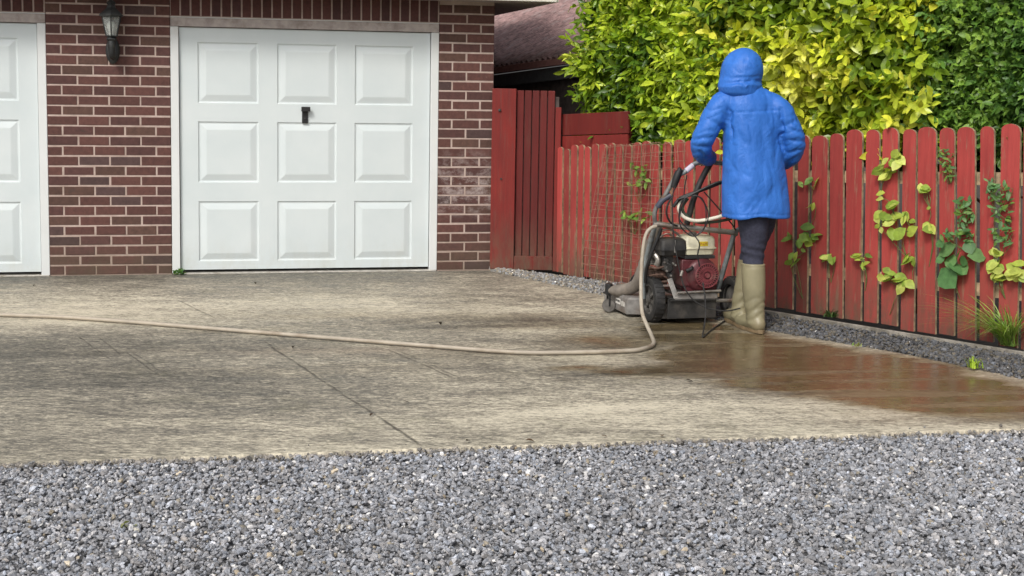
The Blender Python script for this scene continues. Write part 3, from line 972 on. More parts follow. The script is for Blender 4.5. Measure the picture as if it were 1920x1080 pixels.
# ---- wall lantern on the pier
lan = thing('wall_lantern', wall_pt(0.475, -0.001, 1.60), 'black carriage lantern on the brick pier between the garage doors', 'lantern', TH)
mb = MB()
mb.lathe([(0.062, 0), (0.066, 0.006), (0.060, 0.014), (0.040, 0.022)], (0, 0, 0.085), (0, -1, 0), 20)
for v in range(len(mb.v)):
    p = mb.v[v]; mb.v[v] = (p[0] * 0.78, p[1], 0.085 + (p[2] - 0.085) * 1.5)
mb.build('back_plate', IRON, lan, smooth=True)
mb = MB()
mb.tube(smooth_path([(0, -0.02, 0.06), (0, -0.07, 0.035), (0, -0.115, 0.06), (0, -0.125, 0.12), (0, -0.12, 0.165)], 5), [0.020] * 8 + [0.024] * 6 + [0.027] * 7, 12)
mb.lathe([(0.032, 0.0), (0.040, 0.012), (0.026, 0.03), (0.030, 0.04)], (0, -0.12, 0.155), (0, 0, 1), 16)
mb.build('arm', IRON, lan, smooth=True)
mb = MB()
zb, zt, rb_, rt_ = 0.19, 0.335, 0.042, 0.075
for k in range(6):
    t = 2 * math.pi * (k + .5) / 6; t2 = 2 * math.pi * (k + 1.5) / 6
    P = Vector((rb_ * math.cos(t), -0.12 + rb_ * math.sin(t), zb)); Q = Vector((rt_ * math.cos(t), -0.12 + rt_ * math.sin(t), zt))
    P2 = Vector((rb_ * math.cos(t2), -0.12 + rb_ * math.sin(t2), zb)); Q2 = Vector((rt_ * math.cos(t2), -0.12 + rt_ * math.sin(t2), zt))
    mb.tube([P, Q], 0.005, 6); mb.tube([P, P2], 0.005, 6); mb.tube([Q, Q2], 0.006, 6)
fr = mb.build('cage', IRON, lan)
mb = MB()
for k in range(6):
    t = 2 * math.pi * (k + .5) / 6; t2 = 2 * math.pi * (k + 1.5) / 6; s = 0.985
    mb.add([(rb_ * s * math.cos(t), -0.12 + rb_ * s * math.sin(t), zb), (rb_ * s * math.cos(t2), -0.12 + rb_ * s * math.sin(t2), zb),
            (rt_ * s * math.cos(t2), -0.12 + rt_ * s * math.sin(t2), zt), (rt_ * s * math.cos(t), -0.12 + rt_ * s * math.sin(t), zt)], [(0, 1, 2, 3)])
mb.build('glass', GLASS, fr)
mb = MB()
mb.lathe([(0.012, 0), (0.013, 0.03), (0.024, 0.06), (0.026, 0.085), (0.012, 0.108)], (0, -0.12, 0.19), (0, 0, 1), 14)
mb.build('bulb', BULB, lan, smooth=True)
mb = MB()
mb.lathe([(0.094, 0.0), (0.096, 0.010), (0.060, 0.040), (0.036, 0.062), (0.030, 0.085), (0.038, 0.092), (0.030, 0.108), (0.012, 0.118), (0.014, 0.130), (0.004, 0.142)], (0, -0.12, 0.333), (0, 0, 1), 6, math.pi / 6)
mb.build('lantern_cap', IRON, lan)

# ---- tall red gate in the passage
G0 = Vector((-0.172, 10.97, 0)); GE = Vector((0.375, 10.955, 0))
gd = (GE - G0); GL = gd.length
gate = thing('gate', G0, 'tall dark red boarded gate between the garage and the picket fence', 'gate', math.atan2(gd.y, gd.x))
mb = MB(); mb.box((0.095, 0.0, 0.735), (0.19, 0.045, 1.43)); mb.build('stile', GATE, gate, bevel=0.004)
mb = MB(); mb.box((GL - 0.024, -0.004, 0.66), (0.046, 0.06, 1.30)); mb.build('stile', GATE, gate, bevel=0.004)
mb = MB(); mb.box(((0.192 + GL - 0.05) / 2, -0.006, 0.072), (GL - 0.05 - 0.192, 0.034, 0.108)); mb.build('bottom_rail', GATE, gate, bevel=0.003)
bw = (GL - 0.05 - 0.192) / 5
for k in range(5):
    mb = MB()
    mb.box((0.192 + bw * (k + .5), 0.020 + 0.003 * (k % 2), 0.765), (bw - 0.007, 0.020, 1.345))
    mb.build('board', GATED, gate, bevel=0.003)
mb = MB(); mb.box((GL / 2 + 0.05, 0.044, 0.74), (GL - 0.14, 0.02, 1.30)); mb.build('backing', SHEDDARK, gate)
mb = MB()
mb.lathe([(0.012, 0), (0.012, 0.01), (0.006, 0.014)], (0.06, -0.023, 1.28), (0, -1, 0), 10); mb.build('bolt_head', IRON, gate); mb = MB(); mb.lathe([(0.008, 0), (0.008, 0.008)], (0.08, -0.023, 0.74), (0, -1, 0), 10)
mb.build('bolt_head', IRON, gate)

# ---- two wide boards behind the pickets
P0_ = Vector((0.40, 10.80, 0)); FD_ = (Vector((2.93, 7.99, 0)) - P0_).normalized(); FN_ = Vector((FD_.y, -FD_.x, 0)); FN_ = FN_ if FN_.y < 0 else -FN_
bfo = thing('board_fence', P0_ - FN_ * 0.085, 'short fence of wide horizontal red boards behind the left end of the pickets', 'fence')
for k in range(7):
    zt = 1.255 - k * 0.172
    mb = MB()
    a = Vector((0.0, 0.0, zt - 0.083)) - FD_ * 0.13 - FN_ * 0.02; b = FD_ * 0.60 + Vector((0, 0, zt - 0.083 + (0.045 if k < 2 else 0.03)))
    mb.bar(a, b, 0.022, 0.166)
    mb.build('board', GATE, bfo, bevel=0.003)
mb = MB(); mb.box(tuple(FD_ * 0.52 - FN_ * 0.06 + Vector((0, 0, 0.58))), (0.07, 0.07, 1.2)); mb.build('post', GATE, bfo)

# ---- shed with a corrugated roof behind the gate
E0 = at(896, 129.5, 13.3); E1 = at(1078, 103, 11.65)
ed = E1 - E0; EL = ed.length; edn = ed.normalized()
eh = Vector((edn.x, edn.y, 0)).normalized(); en = Vector((-eh.y, eh.x, 0))
if en.x < 0: en = -en
shed = thing('shed', (E0.x, E0.y, 0), 'dark shed with a purplish brown corrugated roof behind the gate', 'shed')
so = Vector((E0.x, E0.y, 0))
up = (en * math.cos(R(27)) + Vector((0, 0, math.sin(R(27))))).normalized()
nrm = edn.cross(up)
if nrm.z < 0: nrm = -nrm
ns = 420; nt = 14; span = EL + 3.2
V = []
for j in range(nt):
    t = -0.05 + 4.4 * j / (nt - 1)
    for i in range(ns):
        s = -3.0 + span * i / (ns - 1)
        w = 0.016 * math.sin(2 * math.pi * s / 0.098) + 0.004 * vnoise(np.array([s * 3.0]), np.array([t * 2.0]), 3)[0]
        V.append(E0 - so + edn * s + up * t + nrm * (w + 0.02))
ii = np.arange(ns * nt).reshape(nt, ns)
Fq = np.stack([ii[:-1, :-1], ii[:-1, 1:], ii[1:, 1:], ii[1:, :-1]], -1).reshape(-1, 4)
ro = numpy_mesh('roof', np.array([list(p) for p in V]), Fq, ROOFM, shed, smooth=True)
sd_ = ro.modifiers.new('thick', 'SOLIDIFY'); sd_.thickness = 0.006
mb = MB()
mb.bar(E0 - so - edn * 3.0 + Vector((0, 0, -0.042)) - en * 0.03, E0 - so + edn * (EL + 0.15) + Vector((0, 0, -0.042)) - en * 0.03, 0.05, 0.062)
mb.build('gutter', GUTTER, shed, bevel=0.006)
mb = MB()
mb.bar(E0 - so - edn * 3.0 + Vector((0, 0, -0.13)) + en * 0.04, E0 - so + edn * (EL + 0.1) + Vector((0, 0, -0.13)) + en * 0.04, 0.03, 0.11)
mb.build('fascia', plain('shed_fascia_grey', (0.10, 0.105, 0.11), 0.7), shed)
mb = MB()
a = E0 - so - edn * 2.9 + en * 0.12; b = E0 - so + edn * (EL + 0.05) + en * 0.12
mb.add([(a.x, a.y, 0), (b.x, b.y, 0), (b.x, b.y, b.z - 0.14), (a.x, a.y, a.z - 0.14)], [(0, 1, 2, 3)])
c2 = b + en * 3.0
mb.add([(b.x, b.y, 0), (c2.x, c2.y, 0), (c2.x, c2.y, b.z + 1.3), (b.x, b.y, b.z - 0.14)], [(0, 1, 2, 3)])
mb.build('wall', SHEDDARK, shed)

# ================================================================ the red picket fence
fence = thing('picket_fence', P0, 'long red stained picket fence with rounded tops beside the driveway', 'fence')
FL_ = 3.95
rf = random.Random(21)
ang = math.atan2(FD.y, FD.x)
s = -0.055
top_line = lambda q: 1.005 + 0.315 * min(q / 3.78, 1.1)
np_ = 0
while s < FL_:
    k = min(max(s, 0.0) / 1.9, 1.0)
    pitch = 0.074 + 0.060 * k ** 1.2
    if k > 0.6: pitch += (0.012 if np_ % 2 == 0 else -0.014) + rf.uniform(-.005, .005)
    wdt = pitch - rf.uniform(0.018, 0.030) * (0.70 + 0.40 * k)
    zb = rf.uniform(0.006, 0.028); zt = top_line(s) + rf.uniform(-.014, .014)
    h = zt - zb; hw = wdt / 2; th = 0.019
    rr_ = min(hw * 0.85, 0.045)
    out = [(-hw, 0), (hw, 0), (hw, h - rr_)]
    for j in range(1, 8):
        t = math.pi * j / 8
        out.append((hw * math.cos(t), h - rr_ + rr_ * math.sin(t) ** 0.8))
    out.append((-hw, h - rr_))
    lean = -(0.012 + 0.036 * min(s / 3.2, 1.0))          # the fence has settled a little towards the garage
    bow = rf.uniform(-.006, .006); tw = rf.uniform(-.004, .004)
    mb = MB()
    n = len(out)
    # split tall so the boards can warp
    Vf = [(x + lean * z, -th / 2 + bow * math.sin(3.1 * z / h) + tw * x / hw, z) for x, z in out]
    Vb = [(x + lean * z, th / 2 + bow * math.sin(3.1 * z / h) + tw * x / hw, z) for x, z in out]
    mb.add(Vf + Vb, [tuple(range(n)), tuple(reversed(range(n, 2 * n)))], 0)
    mb.add(Vf + Vb, [(i, n + i, n + (i + 1) % n, (i + 1) % n) for i in range(n)], 1)
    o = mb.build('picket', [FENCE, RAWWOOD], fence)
    p = FD * (s + wdt / 2) + FN * rf.uniform(-.003, .003)
    o.location = (p.x, p.y, zb); o.rotation_euler = (rf.uniform(-.006, .006), rf.uniform(-.006, .006), ang)
    s += pitch; np_ += 1
for zf in (0.26, 0.80):
    mb = MB()
    a = -FN * 0.035 + Vector((0, 0, zf)) + FD * 0.0; b = FD * FL_ - FN * 0.035 + Vector((0, 0, zf * 1.25))
    mb.bar(a, b, 0.035, 0.075)
    mb.build('rail', RAWWOOD, fence)


def fp(u, v, off=0.02):
    """The point seen at (u, v) on the fence's face, off metres in front of it."""
    d = at(u, v, 1.0) - Vector((0, 0, EYE)); o = Vector((0, 0, EYE)); q = P0 + FN * off
    return o + d * ((q - o).dot(FN) / d.dot(FN))


# ---- wire mesh leaning on the fence
C_tl, C_tr = fp(1133, 272, .035), fp(1287, 262, .035)
C_bl = gp(1086, 521, 0.02); C_br = fp(1300, 560, .20); C_br.z = 0.03
wm = MB()
rw = random.Random(4)
for (nh, nv, o0, jit) in ((17, 13, 0.0, 0.003), (11, 8, 0.035, 0.006)):
    def pt(a, b):
        p = (C_bl * (1 - a) + C_br * a) * (1 - b) + (C_tl * (1 - a) + C_tr * a) * b
        return p + FN * (0.012 * math.sin(9 * a + 5 * b) + o0 * 0.3)
    for i in range(nh + 1):
        b = (i + 0.2 * (o0 > 0)) / (nh + 0.3)
        x0, x1 = (0.0, 1.0) if o0 == 0 else (rw.uniform(0, .25), rw.uniform(.7, 1.0))
        pts = []
        for j in range(15):
            a = x0 + (x1 - x0) * j / 14
            pts.append(pt(a, min(b + jit * math.sin(j * 1.3 + i * 2.1) + 0.05 * o0 * math.sin(a * 9), 1.0)) + Vector((0, 0, rw.uniform(-.002, .002))))
        wm.tube(pts, 0.0021 if o0 == 0 else 0.0016, 4)
    for i in range(nv + 1):
        a = (i + 0.35 * (o0 > 0)) / (nv + 0.4)
        pts = []
        for j in range(15):
            b = j / 14
            pts.append(pt(min(a + jit * math.sin(j * 1.1 + i * 3.7), 1.0), b) + FN * rw.uniform(-.003, .003))
        wm.tube(pts, 0.0021 if o0 == 0 else 0.0016, 4)
wob = wm.build('wire_mesh_panel', WIRE)
tag(wob, 'rusty sheet of wire mesh leaning on the left part of the picket fence', 'wire mesh')


# ================================================================ leaves
def leaf_template(wid=0.2, fold=0.06, droop=0.18, rows=5):
    hw = {5: (0.03, 0.75, 1.0, 0.72, 0.0), 4: (0.05, 0.95, 0.85, 0.0)}[rows]
    V = []; F = []
    for i in range(rows):
        t = i / (rows - 1)
        z = -droop * t * t
        V += [(-hw[i] * wid, t, z + fold * hw[i]), (0, t, z), (hw[i] * wid, t, z + fold * hw[i])]
    for i in range(rows - 1):
        for k in range(2):
            F.append((i * 3 + k, i * 3 + k + 1, i * 3 + 4 + k, i * 3 + 3 + k))
    return np.array(V), np.array(F)


BEHIND = -FN
def hedge_points(r, N, s0, s1, z0, z1, depth_sigma, base, lump, seed, wrap=True):
    s_ = r.uniform(s0, s1, N); z_ = r.uniform(z0, z1, N)
    f = base + lump * (fbm(s_ * 2.1 + seed, z_ * 2.4 + seed * 3, seed, 3) - 0.5) * 2
    d_ = f + np.abs(r.normal(0, depth_sigma, N))
    P = np.array([P0.x, P0.y, 0])[None] + s_[:, None] * np.array([FD.x, FD.y, 0]) + d_[:, None] * np.array([BEHIND.x, BEHIND.y, 0])
    P[:, 2] = z_
    return P, s_, z_, d_ - f


def shrub(label, name, cat, s0, s1, z0, z1, nsprig, per, leaf_len, wid, pal, mat, seed, base=0.30, lump=0.16, open_=0.9, stem=True, sp_len=0.22, sig=0.10, updir=0.35, droopy=0.2, deep=0.5):
    r = np.random.default_rng(seed)
    root = thing(name, P0 + FD * ((s0 + s1) / 2) + BEHIND * (base + 0.4), label, cat)
    off = np.array(list(root.location))
    P, s_, z_, dd = hedge_points(r, nsprig, s0, s1, z0, z1, sig, base, lump, seed)
    out = np.array([FN.x, FN.y, 0.0])
    side = np.array([FD.x, FD.y, 0.0])
    ax = out[None] * r.uniform(.25, 1.0, (nsprig, 1)) + np.array([0, 0, 1.0])[None] * r.normal(updir, .35, (nsprig, 1)) + side[None] * r.normal(0, .55, (nsprig, 1))
    ax /= np.linalg.norm(ax, axis=1, keepdims=True)
    N = nsprig * per
    si = np.repeat(np.arange(nsprig), per)
    k = np.tile(np.arange(per), nsprig)
    A = ax[si]
    t = (k + r.uniform(0, .6, N)) / per
    ph = k * 2.4 + r.uniform(-.4, .4, N) + si * 1.7
    ref = np.where(np.abs(A[:, 2:3]) < .9, np.array([[0, 0, 1.0]]), np.array([[1.0, 0, 0]]))
    e1 = np.cross(A, ref); e1 /= np.linalg.norm(e1, axis=1, keepdims=True)
    e2 = np.cross(A, e1)
    rad = e1 * np.cos(ph)[:, None] + e2 * np.sin(ph)[:, None]
    op = open_ * (1.25 - 0.75 * t) + r.normal(0, .18, N)
    fwd = A * np.cos(op)[:, None] + rad * np.sin(op)[:, None]
    fwd[:, 2] -= droopy * r.uniform(.2, 1.2, N)
    up = A - fwd * np.sum(A * fwd, 1)[:, None] / np.sum(fwd * fwd, 1)[:, None] + r.normal(0, .25, (N, 3)) + np.array([0, 0, .25])
    M = frames(fwd, up)
    L = leaf_len * np.exp(r.normal(0, .22, N)) * (1.05 - 0.45 * t)
    pos = P[si] + A * (t * sp_len)[:, None] * 1.0 - off
    pal = np.array(pal)
    zone = fbm(s_ * 3 + 9, z_ * 3, seed + 50, 3)
    pick = np.clip((zone - 0.28) / 0.42 * 0.65 + r.random(nsprig) * 0.45 - .05, 0, .999)
    c = pal[(pick * len(pal)).astype(int)][si] * np.exp(r.normal(0, .16, (N, 1)))
    young = (t > .7)[:, None]
    c = np.where(young, c * np.array([1.18, 1.12, .9]), c)
    tv, tf = leaf_template(wid, 0.07 if wid < .3 else 0.10, 0.18)
    fol = scatter('foliage', tv, tf, M * L[:, None, None], pos, mat, root, np.clip(c, .005, .8), smooth=True)
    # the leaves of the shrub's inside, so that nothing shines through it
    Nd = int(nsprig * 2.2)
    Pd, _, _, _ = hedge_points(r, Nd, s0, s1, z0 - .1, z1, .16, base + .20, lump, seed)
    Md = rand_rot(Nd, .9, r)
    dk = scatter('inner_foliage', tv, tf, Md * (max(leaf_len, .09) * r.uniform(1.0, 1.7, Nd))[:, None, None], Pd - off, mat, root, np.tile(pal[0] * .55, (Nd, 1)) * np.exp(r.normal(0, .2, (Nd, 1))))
    rs = random.Random(seed)
    for q in range(3):
        mb = MB()
        ss = s0 + (s1 - s0) * (q + .5) / 3
        p = P0 + FD * ss + BEHIND * (base + .45)
        pts = [p + Vector((0, 0, 0)), p + Vector((rs.uniform(-.05, .05), rs.uniform(-.05, .05), .6)), p + Vector((rs.uniform(-.12, .12), rs.uniform(-.1, .1), 1.3)), p + Vector((rs.uniform(-.2, .2), rs.uniform(-.1, .1), z1 - .2))]
        mb.tube(smooth_path([x - root.location for x in pts], 6), [0.035 - 0.0012 * i for i in range(19)], 8)
        for b in range(14):
            zz = rs.uniform(.7, z1 - .3)
            a0 = p + Vector((0, 0, zz)); a1 = a0 + FN * rs.uniform(.15, .4) + FD * rs.uniform(-.3, .3) + Vector((0, 0, rs.uniform(.1, .4)))
            mb.tube([a0 - root.location, a0.lerp(a1, .5) + Vector((0, 0, -.02)) - root.location, a1 - root.location], [.010, .007, .003], 6)
        mb.build('stem', BARK, root, smooth=True)
    return root


LAUREL = [(0.070, 0.145, 0.018), (0.160, 0.270, 0.022), (0.280, 0.400, 0.030), (0.430, 0.540, 0.055), (0.54, 0.62, 0.11)]
GOLD = [(0.150, 0.240, 0.020), (0.330, 0.430, 0.035), (0.500, 0.570, 0.055), (0.620, 0.640, 0.080), (0.70, 0.69, 0.14)]
DARK = [(0.045, 0.110, 0.024), (0.085, 0.185, 0.034), (0.140, 0.260, 0.045), (0.210, 0.340, 0.060)]


def s_at(u, depth):
    d = at(u, 200, 1.0); q = P0 + BEHIND * depth
    # solve (d.x, d.y)*t = q + FD*s
    det = d.x * (-FD.y) + d.y * FD.x
    t = (q.x * (-FD.y) + q.y * FD.x) / det
    return (d.x * t - q.x) / FD.x if abs(FD.x) > .1 else 0


sA, sB, sC, sD = s_at(1062, .30), s_at(1350, .30), s_at(1735, .30), s_at(2010, .30)
shrub('bright green laurel hedge rising behind the left part of the red fence', 'laurel_hedge', 'hedge', sA + .27, sB + .08, 0.98, 2.95, 2100, 9, 0.100, 0.190, LAUREL, LEAF, 101, base=.26, lump=.16, updir=.25, droopy=.30)
shrub('yellow green shrub with broad leaves behind the middle of the red fence', 'golden_shrub', 'shrub', sB - .08, sC + .10, 1.10, 3.0, 1250, 9, 0.108, 0.26, GOLD, LEAF, 202, base=.24, lump=.20, open_=1.05, updir=.3, droopy=.25)
shrub('dense dark green small leaved shrub behind the right end of the fence', 'evergreen_shrub', 'shrub', sC - .06, sD + .5, 1.08, 3.1, 2900, 10, 0.062, 0.24, DARK, LEAFD, 303, base=.24, lump=.16, sp_len=.16, open_=.95, updir=.3)


# ---- climbers, weeds and grass at the fence
def leaf_plant(name, label, cat, leaves, pal, wid, base_uv, group=None, seed=1, stem_r=0.0022, mat=None, droop=.15, off=.03, z0=None):
    """leaves: (u, v, size in metres) on the fence's face; stems run from the first leaf's foot to each."""
    r = np.random.default_rng(seed)
    b = fp(*base_uv, off=off - .015)
    root = thing(name, b, label, cat, 0, group)
    mb = MB(); pts = sorted([fp(u, v, off) for u, v, _ in leaves], key=lambda p: p.z)
    prev = b
    for p in pts:
        par = min([b] + [q for q in pts if q.z < p.z - .01], key=lambda q: (q - p).length)
        mid = par.lerp(p, .5) + Vector((r.uniform(-.015, .015), -.004, r.uniform(-.01, .015)))
        mb.tube([par - b, mid - b, p - b], stem_r, 5)
    mb.build('stem', plain_stem, root)
    pos = []; fw = []; up = []; L = []; C = []
    leaves = [(u, v, sz * 1.12) for u, v, sz in leaves]
    for (u, v, sz) in leaves:
        p = fp(u, v, off)
        n = 1
        d = np.array([FD.x, FD.y, 0]) * r.normal(0, .8) + np.array([FN.x, FN.y, 0]) * r.uniform(.1, .5) + np.array([0, 0, r.uniform(-.9, .25)])
        d /= np.linalg.norm(d)
        pos.append(np.array(list(p - b)) - d * sz * .5 + np.array([FN.x, FN.y, 0]) * r.uniform(0, .045)); fw.append(d)
        up.append(np.array([FN.x, FN.y, .55]) + r.normal(0, .45, 3)); L.append(sz * r.uniform(.7, 1.2))
        C.append(np.array(pal[r.integers(0, len(pal))]) * np.exp(r.normal(0, .1)))
    tv, tf = leaf_template(wid, .06, droop)
    M = frames(np.array(fw), np.array(up)) * np.array(L)[:, None, None]
    scatter('foliage', tv, tf, M, np.array(pos), mat or LEAFV, root, np.array(C), smooth=True)
    return root


plain_stem = plain('green_stem', (0.10, 0.13, 0.035), 0.7, var=.3)
YG = [(0.40, 0.50, 0.08), (0.52, 0.58, 0.13), (0.28, 0.40, 0.06)]
MG = [(0.13, 0.24, 0.04), (0.18, 0.30, 0.05), (0.24, 0.36, 0.06)]
BG = [(0.085, 0.20, 0.065), (0.11, 0.25, 0.085), (0.15, 0.29, 0.10)]
GR = 'climbers growing up the red picket fence'
rp = random.Random(3)
def clump(u, v, n, ru, rv, s0, s1): return [(u + rp.uniform(-ru, ru), v + rp.uniform(-rv, rv), rp.uniform(s0, s1)) for _ in range(n)]
leaf_plant('climbing_plant', 'thin climber on the fence just right of the blue coat with pale leaves', 'climber',
           [(1502, 346, .06), (1518, 338, .06), (1530, 342, .075), (1524, 352, .06), (1522, 386, .07), (1530, 388, .06)] + clump(1524, 440, 10, 16, 16, .06, .09) + clump(1472, 445, 3, 12, 4, .06, .08) + clump(1490, 485, 4, 16, 8, .06, .09) + [(1508, 470, .05), (1500, 455, .05)],
           MG + YG[:1], .30, (1505, 560), GR, 11)
leaf_plant('climbing_plant', 'tall climber on the fence with tiers of round yellow green leaves', 'climber',
           clump(1678, 298, 11, 12, 13, .05, .075) + clump(1662, 325, 9, 14, 14, .045, .07) + [(1652, 362, .06), (1656, 372, .05)] + clump(1675, 383, 5, 16, 6, .06, .08) + clump(1668, 410, 12, 22, 9, .055, .08) + clump(1708, 410, 5, 14, 7, .06, .08)
           + [(1678, 436, .085), (1694, 436, .085), (1710, 434, .085), (1650, 425, .05), (1655, 432, .05)] + clump(1708, 488, 4, 12, 6, .06, .09) + clump(1674, 515, 9, 18, 9, .06, .085) + [(1692, 540, .085), (1712, 532, .085), (1696, 533, .06)],
           YG, .35, (1668, 590), GR, 12, droop=.22)
leaf_plant('climbing_plant', 'small climber with two short tiers of yellow leaves on the fence', 'climber', clump(1740, 353, 5, 14, 4, .055, .075) + clump(1744, 426, 4, 10, 5, .07, .09) + [(1743, 390, .03)], YG, .36, (1742, 500), GR, 13)
leaf_plant('weed', 'narrow yellow leaved weed low on the fence planks', 'weed', clump(1620, 492, 9, 12, 16, .06, .10), YG[:2] + MG[:1], .16, (1622, 545), None, 14)
leaf_plant('weed', 'small weed with pale leaves low on the fence behind the boots', 'weed', clump(1556, 482, 6, 12, 8, .05, .08), YG + MG, .24, (1558, 530), None, 15)
leaf_plant('bindweed', 'broad blue green leaves of a bindweed on the fence', 'climber',
           [(1778, 468, .115), (1784, 520, .15), (1812, 508, .125), (1832, 478, .14), (1812, 490, .09), (1802, 480, .09), (1822, 462, .08), (1796, 500, .10), (1786, 490, .09), (1768, 486, .06), (1770, 455, .06)], BG, .44, (1800, 560), GR, 16, droop=.08)
leaf_plant('fern', 'feathery dark green climber above the broad leaves on the fence', 'fern', clump(1812, 415, 60, 15, 45, .03, .055) + clump(1785, 440, 12, 14, 12, .03, .05), BG + MG[:1], .22, (1812, 470), GR, 17)
leaf_plant('fern', 'wispy fern hanging high on the fence near its pointed tops', 'fern', clump(1776, 308, 40, 14, 28, .03, .05), BG + MG, .16, (1780, 345), GR, 18)
leaf_plant('fern', 'dark feathery climber at the right end of the fence', 'fern', clump(1878, 400, 80, 20, 60, .03, .055) + clump(1862, 355, 12, 8, 18, .03, .05), BG + MG[:1], .20, (1880, 480), GR, 19)
leaf_plant('climbing_plant', 'yellow leaved climber at the right edge of the fence', 'climber', clump(1890, 505, 20, 26, 18, .05, .085) + clump(1868, 480, 4, 8, 10, .05, .07) + clump(1915, 512, 6, 10, 12, .06, .085), YG, .34, (1885, 560), GR, 20)
leaf_plant('climbing_plant', 'green sprig poking through the upper part of the wire mesh', 'climber', clump(1196, 318, 13, 16, 12, .05, .085) + clump(1200, 340, 10, 22, 8, .05, .08), MG, .22, (1198, 380), 'sprigs in the wire mesh', 21, off=.06)
leaf_plant('climbing_plant', 'drooping green sprig lower down in the wire mesh', 'climber', clump(1196, 405, 11, 24, 8, .05, .09) + [(1170, 398, .06), (1176, 408, .06), (1222, 400, .07)], MG, .18, (1190, 440), 'sprigs in the wire mesh', 22, off=.07)


def grass_tuft(name, label, base, n, L0, L1, spread, pal, seed, w=.006, curve=.6, cat='grass tuft', lean=(0, 0)):
    r = np.random.default_rng(seed)
    V = []; F = []; T = []
    for i in range(n):
        az = r.uniform(0, 6.283); L = r.uniform(L0, L1); out = np.array([math.cos(az), math.sin(az), 0]) * spread * r.uniform(.3, 1.0) + np.array([lean[0], lean[1], 0])
        sd_ = np.array([-math.sin(az), math.cos(az), 0]) * w * r.uniform(.6, 1.2)
        b0 = np.array([r.normal(0, .018), r.normal(0, .018), 0]); k0 = len(V); K = 6
        cv = curve * r.uniform(.6, 1.5)
        for k in range(K):
            t = k / (K - 1)
            p = b0 + out * L * (t * .55 + cv * t * t * .6) + np.array([0, 0, L * (t - cv * .62 * t * t * (1 if t < 1 else 1.05))])
            ww = (1 - t ** 1.5) * .9 + .06
            V += [p - sd_ * ww, p + sd_ * ww]
        for k in range(K - 1): F.append((k0 + 2 * k, k0 + 2 * k + 1, k0 + 2 * k + 3, k0 + 2 * k + 2))
        c = np.array(pal[r.integers(0, len(pal))]) * np.exp(r.normal(0, .15)); T += [c] * (K - 1)
    ob = numpy_mesh(name, np.array(V), np.array(F), GRASSM, None, np.array(T), smooth=True)
    ob.location = base
    return tag(ob, label, cat)


STRAW = [(0.42, 0.34, 0.16), (0.35, 0.30, 0.14), (0.30, 0.33, 0.12)]
GRN = [(0.22, 0.36, 0.06), (0.30, 0.44, 0.08), (0.16, 0.28, 0.05)]
grass_tuft('grass_tuft', 'large bright grass tuft at the foot of the fence by the right edge', gp(1900, 645, .03) + FN * .05, 230, .16, .46, 1.1, GRN + STRAW[2:], 31, w=.005, curve=.75, lean=(-.45, -.15))
grass_tuft('grass_tuft', 'dry straw coloured stalks at the foot of the fence', gp(1668, 600, .03), 34, .16, .40, .6, STRAW, 32, w=.0035, lean=(-.3, 0))
grass_tuft('grass_tuft', 'low dark tuft of grass at the fence foot right of the boots', gp(1556, 594, .02), 40, .05, .12, .9, [(0.05, .10, .025), (.09, .15, .04)], 33, curve=.9)
grass_tuft('grass_tuft', 'small lime green tuft growing in the dark gravel strip', gp(1827, 690, .015), 40, .05, .10, .55, [(.32, .48, .04), (.42, .56, .06)], 34)
grass_tuft('grass_tuft', 'arching dry grass among the planks left of the large tuft', gp(1838, 625, .03), 40, .16, .42, .8, STRAW + GRN[:1], 35, w=.0032, lean=(-.2, 0))
grass_tuft('grass_tuft', 'tiny weed rooted in the gravel beside the concrete edge', gp(1608, 650, .01), 9, .02, .045, .8, STRAW + GRN, 36)


def rosette(name, label, base, n, L, pal, seed, wid=.28):
    r = np.random.default_rng(seed)
    az = r.uniform(0, 6.283, n); el = r.uniform(.05, 1.1, n)
    fw = np.stack([np.cos(az) * np.cos(el), np.sin(az) * np.cos(el), np.sin(el)], 1)
    up = np.tile([0, 0, 1.0], (n, 1)) + r.normal(0, .3, (n, 3))
    tv, tf = leaf_template(wid, .06, .25)
    ob = scatter(name, tv, tf, frames(fw, up) * (L * r.uniform(.6, 1.3, n))[:, None, None], r.normal(0, .012, (n, 3)) * np.array([1.6, 1, .8]) + np.array([0, 0, .012]), LEAFV, None, np.array(pal)[r.integers(0, len(pal), n)], smooth=True)
    ob.location = base
    return tag(ob, label, 'weed')


rosette('weed', 'green weed in the corner of the garage door and the brick pier', wall_pt(.945, -.045, .0), 26, .045, BG + MG, 41)
rosette('weed', 'pale little weed sprouting in the grey gravel at lower left', gp(240, 985) + Vector((0, 0, -.02)), 7, .026, [(.36, .36, .20), (.30, .32, .14)], 42, .3)

